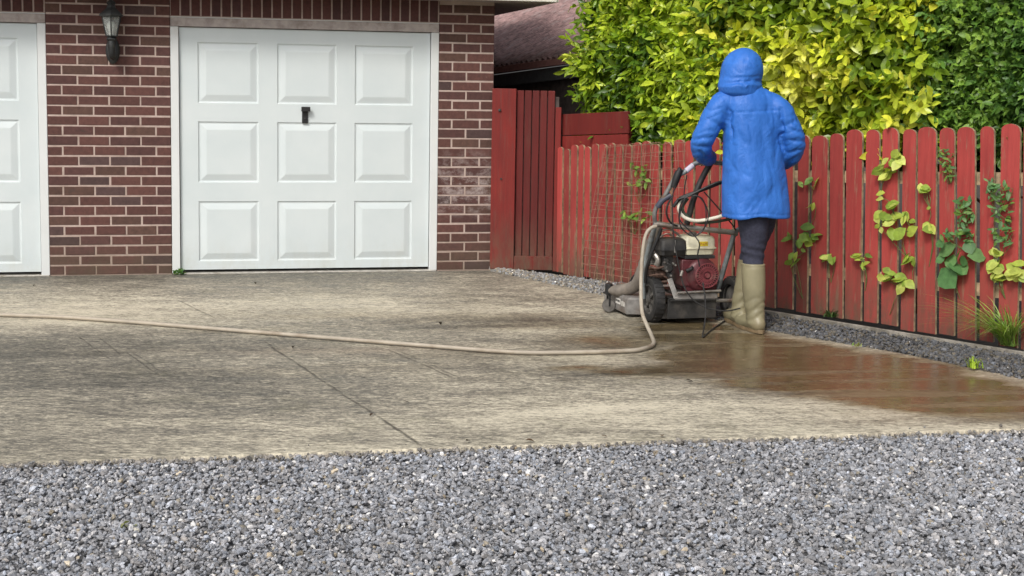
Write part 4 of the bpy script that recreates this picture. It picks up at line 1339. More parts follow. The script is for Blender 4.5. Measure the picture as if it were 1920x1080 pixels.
# fallen leaves and grit on the concrete
rl = np.random.default_rng(55)
k_ = 0
for (u, v, c) in ((824, 607, (.03, .02, .012)), (68, 538, (.02, .016, .012)), (478, 532, (.05, .035, .02)), (700, 780, (.06, .035, .02)), (755, 757, (.02, .016, .012)), (1285, 716, (.03, .02, .012)), (1128, 822, (.10, .05, .02)), (875, 832, (.04, .03, .02)), (551, 652, (.04, .03, .02)), (1240, 822, (.16, .08, .03)), (985, 830, (.12, .07, .04))):
    tv, tf = leaf_template(.3, .12, .3)
    fw = rl.normal(0, 1, (1, 3)); fw[0, 2] = .05
    p = gp(u, v)
    ob = scatter('fallen_leaf', tv, tf, frames(fw, np.array([[0, 0, 1.0]]) + rl.normal(0, .15, (1, 3))) * (.032 * rl.uniform(.8, 1.4)), np.zeros((1, 3)) + np.array([[0, 0, .012]]), LEAFV, None, np.array([c]), smooth=True)
    ob.location = p
    spots = ('beyond the hose in mid driveway', 'below the left garage door', 'in front of the white middle door', 'near the lower end of the concrete joint', 'right of the concrete joint', 'at the edge of the wet patch',
             'close to the front edge of the concrete', 'on the front edge right of the joint', 'by the upper end of the joint', 'on the front edge below the wet patch', 'on the front edge at the middle')
    tag(ob, 'small dark dead leaf ' + spots[k_], 'leaf', 'dead leaves on the concrete'); k_ += 1
p = gp(1715, 955)

# ================================================================ the cleaning machine
M0 = Vector((1.145, 8.78, 0)); MA = R(16)
mach = thing('pressure_washer', M0, 'wheeled petrol pressure washer with maroon engine and muddy steel deck', 'pressure washer', MA)
_ca, _sa = math.cos(MA), math.sin(MA)
def ml(u, v, Y):
    """machine axes (right, forward, up) of the point seen at (u, v) at distance Y"""
    p = at(u, v, Y) - M0
    return Vector((p.x * _ca + p.y * _sa, -p.x * _sa + p.y * _ca, p.z))
def to_w(q):
    return M0 + Vector((q[0] * _ca - q[1] * _sa, q[0] * _sa + q[1] * _ca, q[2]))

# wheels
def wheel(x, side, yo=0.0):
    mb = MB(); c = (x, yo, 0.146)
    ax = (side, 0, 0)
    mb.lathe([(0.096, -0.032), (0.120, -0.038), (0.138, -0.032), (0.145, -0.014), (0.145, 0.014), (0.138, 0.032), (0.120, 0.038), (0.096, 0.032), (0.092, 0.0), (0.096, -0.032)], c, ax, 40, cap=False)
    for k in range(26):
        t = 2 * math.pi * k / 26
        mb.box((x, yo + 0.145 * math.cos(t), 0.146 + 0.145 * math.sin(t)), (0.05, 0.014, 0.004), Matrix.Rotation(t - math.pi / 2, 3, 'X'))
    w = mb.build('wheel', RUBBER, mach, smooth=True)
    mb = MB()
    mb.lathe([(0.094, -0.026), (0.098, 0.028), (0.088, 0.030), (0.084, 0.012), (0.080, -0.01)], c, ax, 32, cap=False)
    mb.lathe([(0.0, 0.022), (0.026, 0.022), (0.030, 0.030), (0.022, 0.036), (0.012, 0.040), (0.0, 0.040)], c, ax, 20, cap=False)
    for k in range(6):
        t = 2 * math.pi * k / 6 + .3
        d = Vector((0, math.cos(t), math.sin(t)))
        a = Vector(c) + Vector((side * .020, 0, 0)) + d * .022; b = Vector(c) + Vector((side * .012, 0, 0)) + d * .088
        mb.bar(a, b, 0.020, 0.012, (1, 0, 0))
    mb.lathe([(0.082, -0.012), (0.01, -0.012)], c, ax, 24, cap=False)
    mb.build('rim', RIM, w)
    return w
wheel(-0.255, -1); wheel(0.262, 1, -0.085)
mb = MB(); mb.tube([(-.25, 0, .137), (.25, -.085, .137)], .012, 10); mb.build('axle', STEEL, mach)
# deck
mb = MB()
out = [(-.20, -.03), (.15, -.03), (.15, .13), (.24, .17), (.24, .60), (.18, .72), (-.28, .72), (-.36, .60), (-.36, .17), (-.20, .13)]
rings = []
for z, k in ((.022, 1.0), (.024, 1.012), (.118, 1.0), (.132, .975)):
    rings.append([(x * k, .34 + (y - .34) * k, z) for x, y in out])
mb.loft(rings)
mb.build('deck', DECKL, mach, bevel=.004)
mb = MB()
mb.box((-.035, -.115, .098), (.33, .012, .125)); mb.box((-.035, -.125, .155), (.31, .03, .012)); mb.box((-.03, -.07, .165), (.33, .12, .010))
mb.build('rear_skirt', DECKM, mach, bevel=.003)
mb = MB()
mb.box((-.015, -.133, .178), (.29, .008, .034))
mb.build('base_plate', DECKL, mach, bevel=.002)
mb = MB()
mb.tube([(-.15, -.15, .206), (.145, -.15, .212)], .0075, 10)
mb.build('rear_rail', STEEL, mach, smooth=True)
mb = MB()
mb.bar((-.185, -.10, .29), (-.150, -.135, .17), .034, .008, (0, -1, .2)); mb.build('bracket', ALLOY, mach, bevel=.002)
mb = MB()
mb.box((-.3645, .33, .085), (.004, .08, .035)); mb.box((-.3645, .24, .080), (.004, .05, .03))
st = mb.build('sticker', WHITEP, mach)
mb = MB()
for i, w in enumerate((.010, .014, .008, .012)):
    mb.box((-.3672, .300 + i * .019, .088), (.002, w, .014))
mb.build('lettering', BLACK, st)
# castor
mb = MB()
cx, cy = -.405, .40
mb.box((cx + .02, cy, .128), (.10, .07, .010)); mb.lathe([(.026, 0), (.026, .055), (.018, .06)], (cx, cy, .132), (0, 0, 1), 14)
mb.box((cx - .0, cy - .022, .085), (.014, .005, .085)); mb.box((cx, cy + .022, .085), (.014, .005, .085)); mb.box((cx, cy, .118), (.03, .05, .006))
ct = mb.build('castor', BLACK, mach, bevel=.002)
mb = MB(); mb.lathe([(.012, -.016), (.040, -.016), (.044, -.008), (.044, .008), (.040, .016), (.012, .016)], (cx, cy - .005, .046), (.25, 1, 0), 20)
mb.build('castor_wheel', RIM, ct, smooth=True)
# fat suction hose with its foot on the deck
mb = MB()
pts = [ml(1236, 420, 8.80), ml(1226, 440, 8.80), ml(1213, 475, 8.83), ml(1203, 512, 8.87), ml(1192, 535, 8.92), ml(1172, 543, 8.98), ml(1150, 545, 9.03), ml(1141, 545, 9.05)]
pp = smooth_path(pts, 6)
mb.tube(pp, [(.020 + .020 * min(i / 18, 1)) * (1.05 if i % 2 else .97) if i < 34 else .040 - .0028 * (i - 33) for i in range(len(pp))], 14)
mb.build('suction_hose', HOSEG, mach, smooth=True)
mb = MB()
mb.tube(smooth_path([ml(1180, 548, 8.99), ml(1183, 525, 9.02), ml(1198, 508, 8.98), ml(1205, 500, 8.92)], 6), .007, 8)
mb.build('pull_cord', BLACK, mach)
# frame
mb = MB()
L_b, L_m, L_t = ml(1206, 560, 8.74), ml(1208, 505, 8.74), ml(1229, 420, 8.66)
R_b, R_t = ml(1344, 548, 8.80), ml(1377, 436, 8.70)
mb.tube(smooth_path([L_b, L_m, L_t], 6), .0165, 12)
mb.build('frame_leg', PAINTST, mach, smooth=True)
mb = MB(); mb.tube(smooth_path([R_b, ml(1354, 515, 8.79), R_t], 6), .0165, 12); mb.build('frame_leg', PAINTST, mach, smooth=True)
mb = MB()
mb.tube([L_t, R_t], .0175, 12)
for q in (L_t, R_t): mb.lathe([(.021, -.012), (.021, .02)], q, (R_t - L_t), 12)
mb.build('crossbar', STEEL, mach, smooth=True)
mb = MB()
pts = [L_t, ml(1227, 404, 8.64), ml(1231, 388, 8.63), ml(1243, 373, 8.62), ml(1259, 345, 8.61), ml(1269, 330, 8.61), ml(1285, 322, 8.62), ml(1299, 309, 8.64), ml(1318, 304, 8.66), ml(1350, 306, 8.67), ml(1440, 318, 8.70), ml(1470, 330, 8.72), ml(1440, 385, 8.72), R_t]
mb.tube(smooth_path(pts, 6), .0145, 12)
mb.build('handlebar', PAINTST, mach, smooth=True)
mb = MB(); mb.tube(smooth_path([ml(1262, 352, 8.60), ml(1268, 335, 8.60), ml(1273, 320, 8.60), ml(1270, 317, 8.60)], 5), [.018, .020, .021, .022, .024, .024, .024, .024, .023, .022, .021, .019, .017, .014, .011, .008], 12); mb.build('grip', BLACK, mach, smooth=True)
mb = MB(); mb.tube([ml(1286, 321, 8.62), ml(1299, 310, 8.638)], .0175, 12); mb.build('grip_sleeve', plain('lilac_tape', (.50, .46, .55), .5), mach, smooth=True)
mb = MB(); mb.tube(smooth_path([ml(1233, 388, 8.625), ml(1242, 376, 8.62), ml(1258, 366, 8.62)], 4), .0185, 12); mb.build('tape_wrap', plain('dark_blue_tape', (.045, .05, .075), .5), mach, smooth=True)
mb = MB()
mb.tube(smooth_path([ml(1288, 420, 8.68), ml(1300, 375, 8.66), ml(1316, 335, 8.66), ml(1334, 303, 8.67)], 6), .019, 12); mb.build('control_arm', ENGBLK, mach, smooth=True)
# engine
mb = MB()
Ye = 8.74
pr = [(.0, -.005), (.055, -.005), (.060, .000), (.085, .004), (.105, .020), (.112, .050), (.112, .13), (.10, .15), (0, .15)]
ec = ml(1314, 515, 8.70); ec.y = -.135
mb.lathe(pr, ec, (0, 1, 0), 36, cap=False)
mb.box((ec.x - .075, .01, ec.z + .015), (.13, .24, .17)); mb.box((ec.x, .0, ec.z - .085), (.22, .20, .05))
mb.build('engine_cowl', ENGRED, mach, smooth=True, bevel=.008)
mb = MB()
fc = Vector((ec.x + .022, ec.y - .008, ec.z))
mb.lathe([(0, -.010), (.014, -.010), (.016, -.004), (.016, .006)], fc, (0, 1, 0), 18, cap=False)
for k in range(28):
    t = 2 * math.pi * k / 28
    d = Vector((math.cos(t), 0, math.sin(t)))
    mb.bar(fc + d * .030, fc + d * .074, .006, .008, (0, 1, 0))
for r_ in (.030, .053, .076):
    mb.tube([fc + Vector((math.cos(2 * math.pi * k / 36), 0, math.sin(2 * math.pi * k / 36))) * r_ for k in range(36)], .0042, 6, closed=True)
rc = mb.build('recoil_cover', plain('maroon_guard', (.16, .035, .042), .45, var=.25, dirt=(.25, .15, .13), dirt_amt=.3), mach)
mb = MB(); mb.lathe([(0, .004), (.078, .004)], fc, (0, 1, 0), 28, cap=False); mb.build('vent_shadow_plate', BLACK, rc)
mb = MB(); mb.bar(ml(1287, 510, 8.63), ml(1300, 500, 8.63), .018, .012, (0, -1, 0)); mb.lathe([(.012, -.02), (.012, .02)], ml(1292, 506, 8.62), (1, 0, .4), 10); mb.build('starter_handle', BLACK, mach, bevel=.002)
# tank
def rrect(x0, x1, y0, y1, z, rad, n=5):
    P = []
    for (cx_, cy_, a0) in ((x1 - rad, y1 - rad, 0), (x0 + rad, y1 - rad, 1), (x0 + rad, y0 + rad, 2), (x1 - rad, y0 + rad, 3)):
        for k in range(n + 1):
            t = (a0 + k / n) * math.pi / 2
            P.append((cx_ + rad * math.cos(t), cy_ + rad * math.sin(t), z))
    return P
tl, tr = ml(1280, 460, 8.68).x, ml(1343, 460, 8.70).x
z0, z1 = ml(1310, 479, 8.66).z, ml(1310, 443, 8.66).z
mb = MB()
rg = []
for z, g in ((z0, -.012), (z0 + .004, -.004), (z0 + .036, .002), (z0 + .040, .009), (z0 + .046, .009), (z0 + .050, .002), (z1 - .020, .0), (z1 - .006, -.010), (z1, -.026)):
    rg.append(rrect(tl - g, tr + g, -.115 - g, .06 + g, z, .03))
mb.loft(rg)
tk = mb.build('fuel_tank', TANKM, mach, smooth=True)
mb = MB(); mb.lathe([(.026, 0), (.026, .016), (.020, .020), (0, .020)], ((tl + tr) / 2 - .02, -.03, z1 - .001), (0, 0, 1), 18); mb.build('fuel_cap', ALLOY, tk, smooth=True)
mb = MB(); xm = (tl + tr) / 2 + .018
mb.box((xm, -.1165, z0 + .072), (.062, .0025, .030)); mb.build('sticker', YELL, tk, bevel=.001)
mb = MB()
for i in range(3): mb.box((xm - .016 + i * .016, -.1185, z0 + .075 - .006 * (i == 1)), (.011, .002, .010))
mb.build('emblem', plain('orange_mark', (.45, .22, .03), .5), tk)
mb = MB(); mb.box(((tl + tr) / 2, -.03, z0 - .012), (tr - tl - .01, .17, .022)); mb.build('tank_bracket', ENGBLK, mach, bevel=.003)
# air box, carburettor, cylinder, exhaust
al, ar_ = ml(1232, 460, 8.68).x, ml(1283, 460, 8.68).x
mb = MB(); rg = []
za, zb_ = ml(1255, 478, 8.66).z, ml(1255, 447, 8.66).z
for z, g in ((za, -.004), (za + .004, .0), (za + .03, .002), (za + .034, .006), (za + .040, .006), (zb_ - .012, .0), (zb_, -.014)):
    rg.append(rrect(al - g, ar_ + g, -.12 - g, .02 + g, z, .022))
mb.loft(rg)
ab = mb.build('air_filter', ENGBLK, mach, smooth=True)
mb = MB(); mb.bar(((al + ar_) / 2, -.128, za + .02), ((al + ar_) / 2, -.122, zb_ - .006), .010, .004, (0, -1, 0)); mb.build('clip', ALLOY, ab)
mb = MB()
c = ml(1252, 502, 8.66)
mb.lathe([(0, -.03), (.022, -.03), (.030, -.02), (.030, .03), (.024, .05)], c, (0, 1, 0), 18)
mb.lathe([(0, -.02), (.016, -.02), (.018, .02)], c + Vector((-.02, -.005, .05)), (0, 1, 0), 12); mb.box(c + Vector((0, .03, .03)), (.07, .06, .09)); mb.box(c + Vector((.01, .0, -.045)), (.03, .04, .03))
mb.lathe([(.006, 0), (.006, .03)], c + Vector((.022, -.03, .028)), (0, -1, 0), 8); mb.lathe([(.006, 0), (.006, .03)], c + Vector((-.022, -.03, .034)), (0, -1, 0), 8)
mb.build('carburettor', ENGBLK, mach, smooth=True, bevel=.003)
mb = MB()
for i, (u, v) in enumerate(((1262, 494), (1266, 497), (1246, 492), (1258, 517), (1250, 508))):
    mb = MB(); mb.lathe([(0, -.008), (.006, -.008), (.007, .004)], ml(u, v, 8.61), (0, 1, 0), 8)
    mb.build('bolt', ALLOY, mach)
mb = MB()
c = ml(1227, 485, 8.70)
for k in range(6): mb.box(c + Vector((.0, .03, -.03 + .014 * k)), (.075 - .008 * abs(k - 2), .10, .006))
mb.box(c + Vector((0, .03, 0)), (.045, .07, .08))
mb.tube(smooth_path([c + Vector((-.01, -.03, .03)), c + Vector((.005, -.05, .0)), c + Vector((0, -.04, -.04))], 4), .018, 10)
mb.build('cylinder', ALLOY, mach, bevel=.002)
mb = MB()
mb.tube(smooth_path([ml(1218, 500, 8.66), ml(1232, 503, 8.65), ml(1250, 498, 8.66)], 4), .008, 8); mb.tube(smooth_path([ml(1218, 517, 8.66), ml(1236, 515, 8.64), ml(1252, 522, 8.66)], 4), .006, 8)
mb.tube([ml(1222, 530, 8.67), ml(1256, 527, 8.66)], .007, 8); mb.lathe([(.010, -.01), (.010, .01)], ml(1240, 515, 8.64), (1, 0, 0), 8)
mb.build('fuel_line', RUST, mach, smooth=True)
mb = MB()
mb.box(ml(1236, 520, 8.72) + Vector((0, .04, 0)), (.10, .12, .09)); mb.lathe([(.03, 0), (.034, .01), (.034, .07), (.03, .08)], ml(1226, 515, 8.70), (1, 0, 0), 16)
mb.build('pump', RUST, mach, bevel=.004)
mb = MB(); mb.box((-0.01, .0, .196), (.30, .24, .02)); mb.build('engine_mount', DECKM, mach, bevel=.003)
mb = MB()
mb.tube(smooth_path([ml(1231, 447, 8.70), ml(1240, 434, 8.68), ml(1254, 430, 8.68), ml(1268, 437, 8.69), ml(1275, 443, 8.70)], 5), .007, 8)
mb.tube(smooth_path([ml(1238, 445, 8.68), ml(1250, 438, 8.67), ml(1264, 443, 8.68)], 5), .005, 8)
mb.build('exhaust_guard', STEEL, mach, smooth=True)

# ---- hoses and cables hung on the machine
def hose(name, pts, r, mat, label, cat='hose', n=7, group=None):
    mb = MB(); mb.tube(smooth_path(pts, n), r, 12)
    return tag(mb.build(name, mat, smooth=True), label, cat, group)
gz = .016
H = [at(1231, 424, 8.62), at(1222, 427, 8.61), at(1213, 436, 8.60), at(1207, 458, 8.59), at(1203, 500, 8.57), at(1202, 545, 8.52), at(1204, 585, 8.40), at(1213, 610, 8.28)]
H += [gp(u, v, gz) for u, v in ((1222, 630), (1225, 645), (1205, 654), (1170, 658), (1060, 661), (960, 660), (800, 648), (600, 632), (400, 616), (200, 600), (60, 592), (-200, 586), (-600, 590))]
hose('water_hose', H, .0118, HOSEM, 'long beige hose snaking from the machine left across the concrete', 'hose', 8)
C1 = lambda u, v, Y=8.60: at(u, v, Y)
hose('pressure_hose', [C1(1262, 388), C1(1276, 372), C1(1300, 362), C1(1325, 353), C1(1348, 344), C1(1368, 338)], .011, BLACK, 'thick black pressure hose reaching up to the blue coat', 'hose', 6)
hose('pressure_hose', [C1(1270, 374, 8.58), C1(1290, 368, 8.58), C1(1312, 357, 8.58), C1(1345, 342, 8.58), C1(1365, 340, 8.58)], .007, BLACK, 'thin black hose laid over the thick black pressure hose', 'hose', 6)
hose('hanging_cable', [C1(1240, 428, 8.62), C1(1234, 445, 8.63), C1(1223, 472, 8.64), C1(1212, 505, 8.66), C1(1210, 530, 8.68)], .010, BLACK, 'black sleeved cable running down beside the left frame leg', 'cable', 6)
hose('hanging_cable', [C1(1262, 366, 8.60), C1(1252, 384, 8.60), C1(1250, 402, 8.60), C1(1258, 418, 8.62), C1(1270, 424, 8.64)], .006, BLACK, 'short black loop of cable above the left end of the crossbar', 'cable', 6)
hose('coiled_hose', [C1(1282, 370, 8.62), C1(1274, 380, 8.61), C1(1274, 396, 8.60), C1(1284, 408, 8.60), C1(1304, 414, 8.59), C1(1330, 411, 8.58), C1(1357, 404, 8.57), C1(1375, 400, 8.58)], .0115, plain('cream_hose', (.60, .56, .47), .5, dirt=(.3, .26, .2), dirt_amt=.3), 'cream hose looped over the crossbar and passing behind the coat', 'hose', 6)
hose('coiled_hose', [C1(1290, 372, 8.64), C1(1279, 390, 8.63), C1(1288, 405, 8.62), C1(1310, 417, 8.61), C1(1340, 416, 8.60), C1(1372, 410, 8.60)], .009, plain('dark_green_hose', (.035, .05, .03), .5), 'dark green hose looped just under the cream hose', 'hose', 6)
loop = []
for k in range(30):
    t = -1.9 + 2 * math.pi * 1.85 * k / 29
    loop.append(C1(1300 + (26 + 2 * math.sin(k)) * math.cos(t), 404 - 38 * math.sin(t) * (1 + .03 * math.sin(2 * k)), 8.58 - .004 * (k % 3)))
loop += [C1(1310, 452, 8.57), C1(1308, 478, 8.57), C1(1312, 500, 8.58)]
hose('coiled_cable', loop, .0042, BLACK, 'coil of thin black cable hanging in front of the engine', 'cable', 4)
hose('hanging_cable', [C1(1281, 318), C1(1262, 362, 8.58), C1(1261, 400, 8.57), C1(1264, 450, 8.56), C1(1271, 490, 8.55), C1(1276, 515, 8.55), C1(1284, 540, 8.54), C1(1300, 562, 8.53), C1(1325, 577, 8.52), C1(1360, 583, 8.52), C1(1388, 578, 8.53)], .0042, RUBBER, 'black cable drooping from the handle across the engine to the right wheel', 'cable', 7)
hose('hanging_cable', [C1(1288, 328), C1(1284, 350), C1(1282, 372, 8.6)], .004, BLACK, 'short black control cable below the lilac grip', 'cable', 6)
hose('hanging_cable', [C1(1320, 360), C1(1345, 388, 8.62), C1(1372, 420, 8.66), C1(1380, 432, 8.68)], .0045, BLACK, 'black cable slanting from the hoses to the right end of the crossbar', 'cable', 6)
hose('trailing_cable', [C1(1318, 530, 8.58), C1(1322, 560, 8.52), C1(1323, 590, 8.42), C1(1320, 615, 8.33), gp(1318, 632, .006), gp(1330, 622, .006), gp(1352, 606, .006) , gp(1376, 592, .006), gp(1392, 582, .006)], .0048, RUBBER, 'dark cable trailing from the engine to the wet concrete', 'cable', 7)
mb = MB(); mb.tube([(-.004, 0, 0), (.030, 0, 0)], .009, 8); o = mb.build('cable_joint', ALLOY, None)
o.location = at(1277, 516, 8.54); o.rotation_euler = (0, -1.3, 0)
tag(o, 'pale metal joint on the black cable in front of the engine', 'cable joint')


# ================================================================ the person
PB = Vector((1.468, 8.42, 0))
pers = thing('person', PB, 'person in a blue hooded coat, navy leggings and khaki rubber boots pushing the machine', 'person')
YAW = R(17)


def voxel(mb, size, smooth=4, name='tmp'):
    me = bpy.data.meshes.new(name); me.from_pydata(mb.v, [], mb.f)
    o = bpy.data.objects.new(name, me); COL.objects.link(o)
    m = o.modifiers.new('r', 'REMESH'); m.mode = 'VOXEL'; m.voxel_size = size
    if smooth:
        s_ = o.modifiers.new('s', 'SMOOTH'); s_.iterations = smooth; s_.factor = .5
    dg = bpy.context.evaluated_depsgraph_get()
    me2 = bpy.data.meshes.new_from_object(o.evaluated_get(dg))
    bpy.data.objects.remove(o); bpy.data.meshes.remove(me)
    me2.polygons.foreach_set('use_smooth', [True] * len(me2.polygons))
    return me2


def coords(me):
    a = np.empty(len(me.vertices) * 3, np.float32); me.vertices.foreach_get('co', a)
    b = np.empty(len(me.vertices) * 3, np.float32); me.vertices.foreach_get('normal', b)
    return a.reshape(-1, 3).astype(float), b.reshape(-1, 3).astype(float)


def fold(P, N, a, b, w, amp, wob=0.0, seed=1):
    """a crease (amp < 0) or ridge along the segment a-b"""
    a = np.array(a); b = np.array(b); d = b - a; L2 = d @ d
    d = d * np.array([1, 0, 1.0]); L2 = d @ d
    t = np.clip(((P - a) @ d) / L2, 0, 1)
    q = (P - (a + t[:, None] * d)) * np.array([1, 0, 1.0])
    if wob:
        q = q + wob * (vnoise(P[:, 0] * 30 + seed, P[:, 2] * 30, seed)[:, None] - .5)
    r2 = (q * q).sum(1)
    taper = np.sin(np.pi * np.clip(t * .9 + .05, 0, 1)) ** .6
    side = np.clip((N @ np.array([0, -1.0, 0])) * 2 + 1.3, 0, 1)
    return amp * np.exp(-r2 / (w * w)) * taper * np.clip(-N[:, 1] * 2.5 + .15, 0, 1)


def part(name, me, mat, parent):
    me.name = name
    me.materials.append(mat)
    o = bpy.data.objects.new(name, me); COL.objects.link(o); o.parent = parent
    return o


def ring(cx, cy, z, rx, ry, n=28, yaw=YAW, sq=2.4):
    P = []
    for k in range(n):
        t = 2 * math.pi * k / n
        c, s_ = math.cos(t), math.sin(t)
        x = rx * math.copysign(abs(c) ** (2 / sq), c); y = ry * math.copysign(abs(s_) ** (2 / sq), s_)
        P.append((cx + x * math.cos(yaw) - y * math.sin(yaw), cy + x * math.sin(yaw) + y * math.cos(yaw), z))
    return P


SL = [(-.125, .02, 1.430), (-.205, .0, 1.388), (-.266, -.01, 1.290), (-.318, -.015, 1.185), (-.325, .03, 1.122), (-.303, .10, 1.085), (-.270, .165, 1.060), (-.250, .195, 1.052)]
SLr = [.072, .082, .077, .070, .068, .062, .056, .050]
SR = [(.070, .02, 1.405), (.132, .0, 1.358), (.185, -.01, 1.278), (.232, -.012, 1.180), (.236, .03, 1.105), (.218, .10, 1.060), (.180, .17, 1.030), (.160, .20, 1.022)]
SRr = [.066, .080, .075, .069, .067, .061, .055, .048]
mb = MB()
mb.loft([ring(*q) for q in ((.020, .03, .704, .208, .165), (.020, .03, .712, .212, .168), (.018, .03, .80, .207, .162), (.004, .02, .95, .200, .150), (-.006, .02, 1.05, .192, .142), (-.012, .02, 1.15, .184, .135), (-.016, .02, 1.26, .184, .130), (-.020, .02, 1.34, .186, .126), (-.024, .02, 1.395, .180, .116), (-.034, .022, 1.437, .160, .104), (-.062, .028, 1.475, .130, .094), (-.080, .035, 1.51, .095, .09))])
mb.tube([(-.06, .03, 1.435), (.03, .02, 1.425), (.11, .01, 1.385)], [.070, .070, .070], 16)
for S, Sr in ((SL, SLr), (SR, SRr)):
    sp = smooth_path(S, 5)
    rr2 = np.interp(np.linspace(0, 1, len(sp)), np.linspace(0, 1, len(Sr)), Sr)
    mb.tube(sp, list(rr2), 18)
me = voxel(mb, .0075, 5)
P, N = coords(me)
D = np.zeros(len(P))
# hanging folds of the skirt and back
for (a, b, w, am) in (((-.10, -.12, 1.20), (-.08, -.15, .86), .020, -.006), ((-.155, -.10, 1.22), (-.16, -.12, .95), .026, -.011), ((.13, -.10, 1.25), (.10, -.13, 1.02), .020, -.008), ((.02, -.12, 1.30), (.035, -.14, 1.08), .018, -.006),
                      ((.05, -.14, .86), (-.04, -.16, .735), .016, -.006), ((.00, -.15, .84), (-.08, -.16, .74), .014, -.006), ((.10, -.14, .90), (.03, -.15, .78), .018, -.005), ((-.12, -.14, .95), (-.16, -.14, .80), .018, -.006),
                      ((.15, -.10, 1.02), (.19, -.10, .78), .02, -.007), ((-.02, -.13, 1.38), (-.06, -.13, 1.30), .018, -.005), ((.06, -.12, 1.40), (.045, -.12, 1.34), .014, -.005),
                      ((.04, -.13, 1.18), (.10, -.13, 1.32), .018, .005), ((-.06, -.13, 1.14), (-.10, -.12, 1.30), .02, .005), ((.06, -.14, 1.0), (.05, -.15, .80), .03, .006), ((-.04, -.14, 1.05), (-.02, -.16, .82), .03, .006)):
    D += fold(P, N, a, b, w, am, .02, 3)
# sleeves: creases round the elbows, cloth pulled at the armpits
for (a, b, w, am) in (((-.39, -.05, 1.17), (-.27, -.07, 1.19), .013, -.010), ((-.39, -.03, 1.14), (-.26, -.05, 1.125), .012, -.010), ((-.37, -.05, 1.21), (-.25, -.08, 1.24), .012, -.008), ((-.30, -.08, 1.30), (-.19, -.10, 1.24), .014, -.009),
                      ((-.24, -.08, 1.37), (-.17, -.10, 1.27), .014, -.007), ((-.36, .02, 1.10), (-.27, .03, 1.06), .010, -.008), ((-.175, -.09, 1.37), (-.165, -.10, 1.18), .012, -.020), ((-.34, .06, 1.10), (-.29, .08, 1.03), .009, -.007),
                      ((.30, -.05, 1.17), (.18, -.08, 1.18), .013, -.010), ((.30, -.03, 1.13), (.18, -.05, 1.10), .012, -.010), ((.29, -.05, 1.22), (.17, -.08, 1.25), .013, -.009), ((.25, -.07, 1.31), (.15, -.10, 1.26), .014, -.009),
                      ((.28, .02, 1.09), (.19, .02, 1.04), .010, -.008), ((.130, -.09, 1.37), (.158, -.10, 1.12), .012, -.022), ((.24, .07, 1.08), (.19, .06, 1.00), .010, -.007), ((.23, -.07, 1.35), (.29, -.04, 1.27), .014, -.007)):
    D += fold(P, N, a, b, w, am, .015, 5)
# back yoke seam, hem stitching, general crumple
back = np.clip(-N[:, 1] * 1.5, 0, 1)
D += -.0035 * np.exp(-((P[:, 2] - 1.352 - .01 * np.sin(P[:, 0] * 7)) / .006) ** 2) * back * (np.abs(P[:, 0] + .015) < .15)
D += -.003 * np.exp(-((P[:, 2] - .732) / .005) ** 2)
D += .010 * (fbm(P[:, 0] * 9 + P[:, 1] * 6, P[:, 2] * 5, 77, 4) - .47)
slv = np.clip((np.abs(P[:, 0] + .02) - .17) / .05, 0, 1) * (P[:, 2] > 1.0)
rid = 1 - np.abs(vnoise(P[:, 0] * 12 + P[:, 2] * 6, P[:, 2] * 26 - P[:, 0] * 12, 61) * 2 - 1)
D += -.005 * (rid ** 3) * slv
rid = 1 - np.abs(vnoise(P[:, 0] * 17 + P[:, 2] * 2, P[:, 2] * 6 + P[:, 0] * 5, 62) * 2 - 1)
D += -.004 * (rid ** 4) * (1 - slv)
D += .010 * np.sin(P[:, 0] * 34 + 2 * np.sin(P[:, 2] * 8)) * np.clip((.93 - P[:, 2]) / .25, 0, 1) * .55
P2 = P + N * D[:, None]
P2[:, 2] += np.clip((.80 - P[:, 2]) / .09, 0, 1) * (.008 * np.sin(P[:, 0] * 14 + 1) + .003 * np.sin(P[:, 0] * 31))
me.vertices.foreach_set('co', P2.astype(np.float32).ravel()); me.update()
part('coat', me, COAT, pers)
# cuffs
for S in (SL, SR):
    mb = MB(); a, b = Vector(S[-2]), Vector(S[-1])
    mb.tube([a.lerp(b, .55), b + (b - a) * .15], [.053, .050], 16); mb.build('cuff', COAT, pers, smooth=True, bevel=.003)
# hood
HY = R(38)
mb = MB()
hr = [(-.085, .02, 1.430, .105, .095), (-.095, .022, 1.458, .136, .112), (-.101, .025, 1.485, .143, .119), (-.102, .03, 1.515, .140, .122), (-.097, .035, 1.545, .133, .124), (-.092, .04, 1.585, .128, .130), (-.089, .045, 1.63, .118, .124), (-.086, .05, 1.67, .100, .110), (-.084, .05, 1.70, .074, .086), (-.082, .05, 1.722, .040, .05), (-.080, .05, 1.731, .012, .014)]
mb.loft([ring(*q, n=28, yaw=HY, sq=2.1) for q in hr])
me = voxel(mb, .008, 4)
P, N = coords(me); D = np.zeros(len(P))
for (a, b, w, am) in (((-.245, -.02, 1.515), (.04, -.06, 1.535), .012, -.014), ((-.20, -.06, 1.548), (.03, -.08, 1.565), .012, -.010), ((-.22, -.04, 1.50), (.03, -.06, 1.505), .012, .010), ((-.10, -.08, 1.60), (.03, -.07, 1.585), .010, -.007),
                      ((-.14, -.08, 1.70), (-.19, -.06, 1.62), .014, -.006), ((-.16, -.08, 1.60), (-.06, -.09, 1.575), .010, -.008), ((-.06, -.07, 1.69), (-.10, -.08, 1.63), .012, -.006), ((-.08, -.09, 1.65), (-.02, -.08, 1.61), .010, -.005), ((-.21, -.05, 1.59), (-.235, -.02, 1.53), .012, -.008)):
    D += fold(P, N, a, b, w, am, .02, 9)
D += .010 * (fbm(P[:, 0] * 14 + P[:, 1] * 9, P[:, 2] * 11, 78, 4) - .47)
me.vertices.foreach_set('co', (P + N * D[:, None]).astype(np.float32).ravel()); me.update()
part('hood', me, COAT, pers)

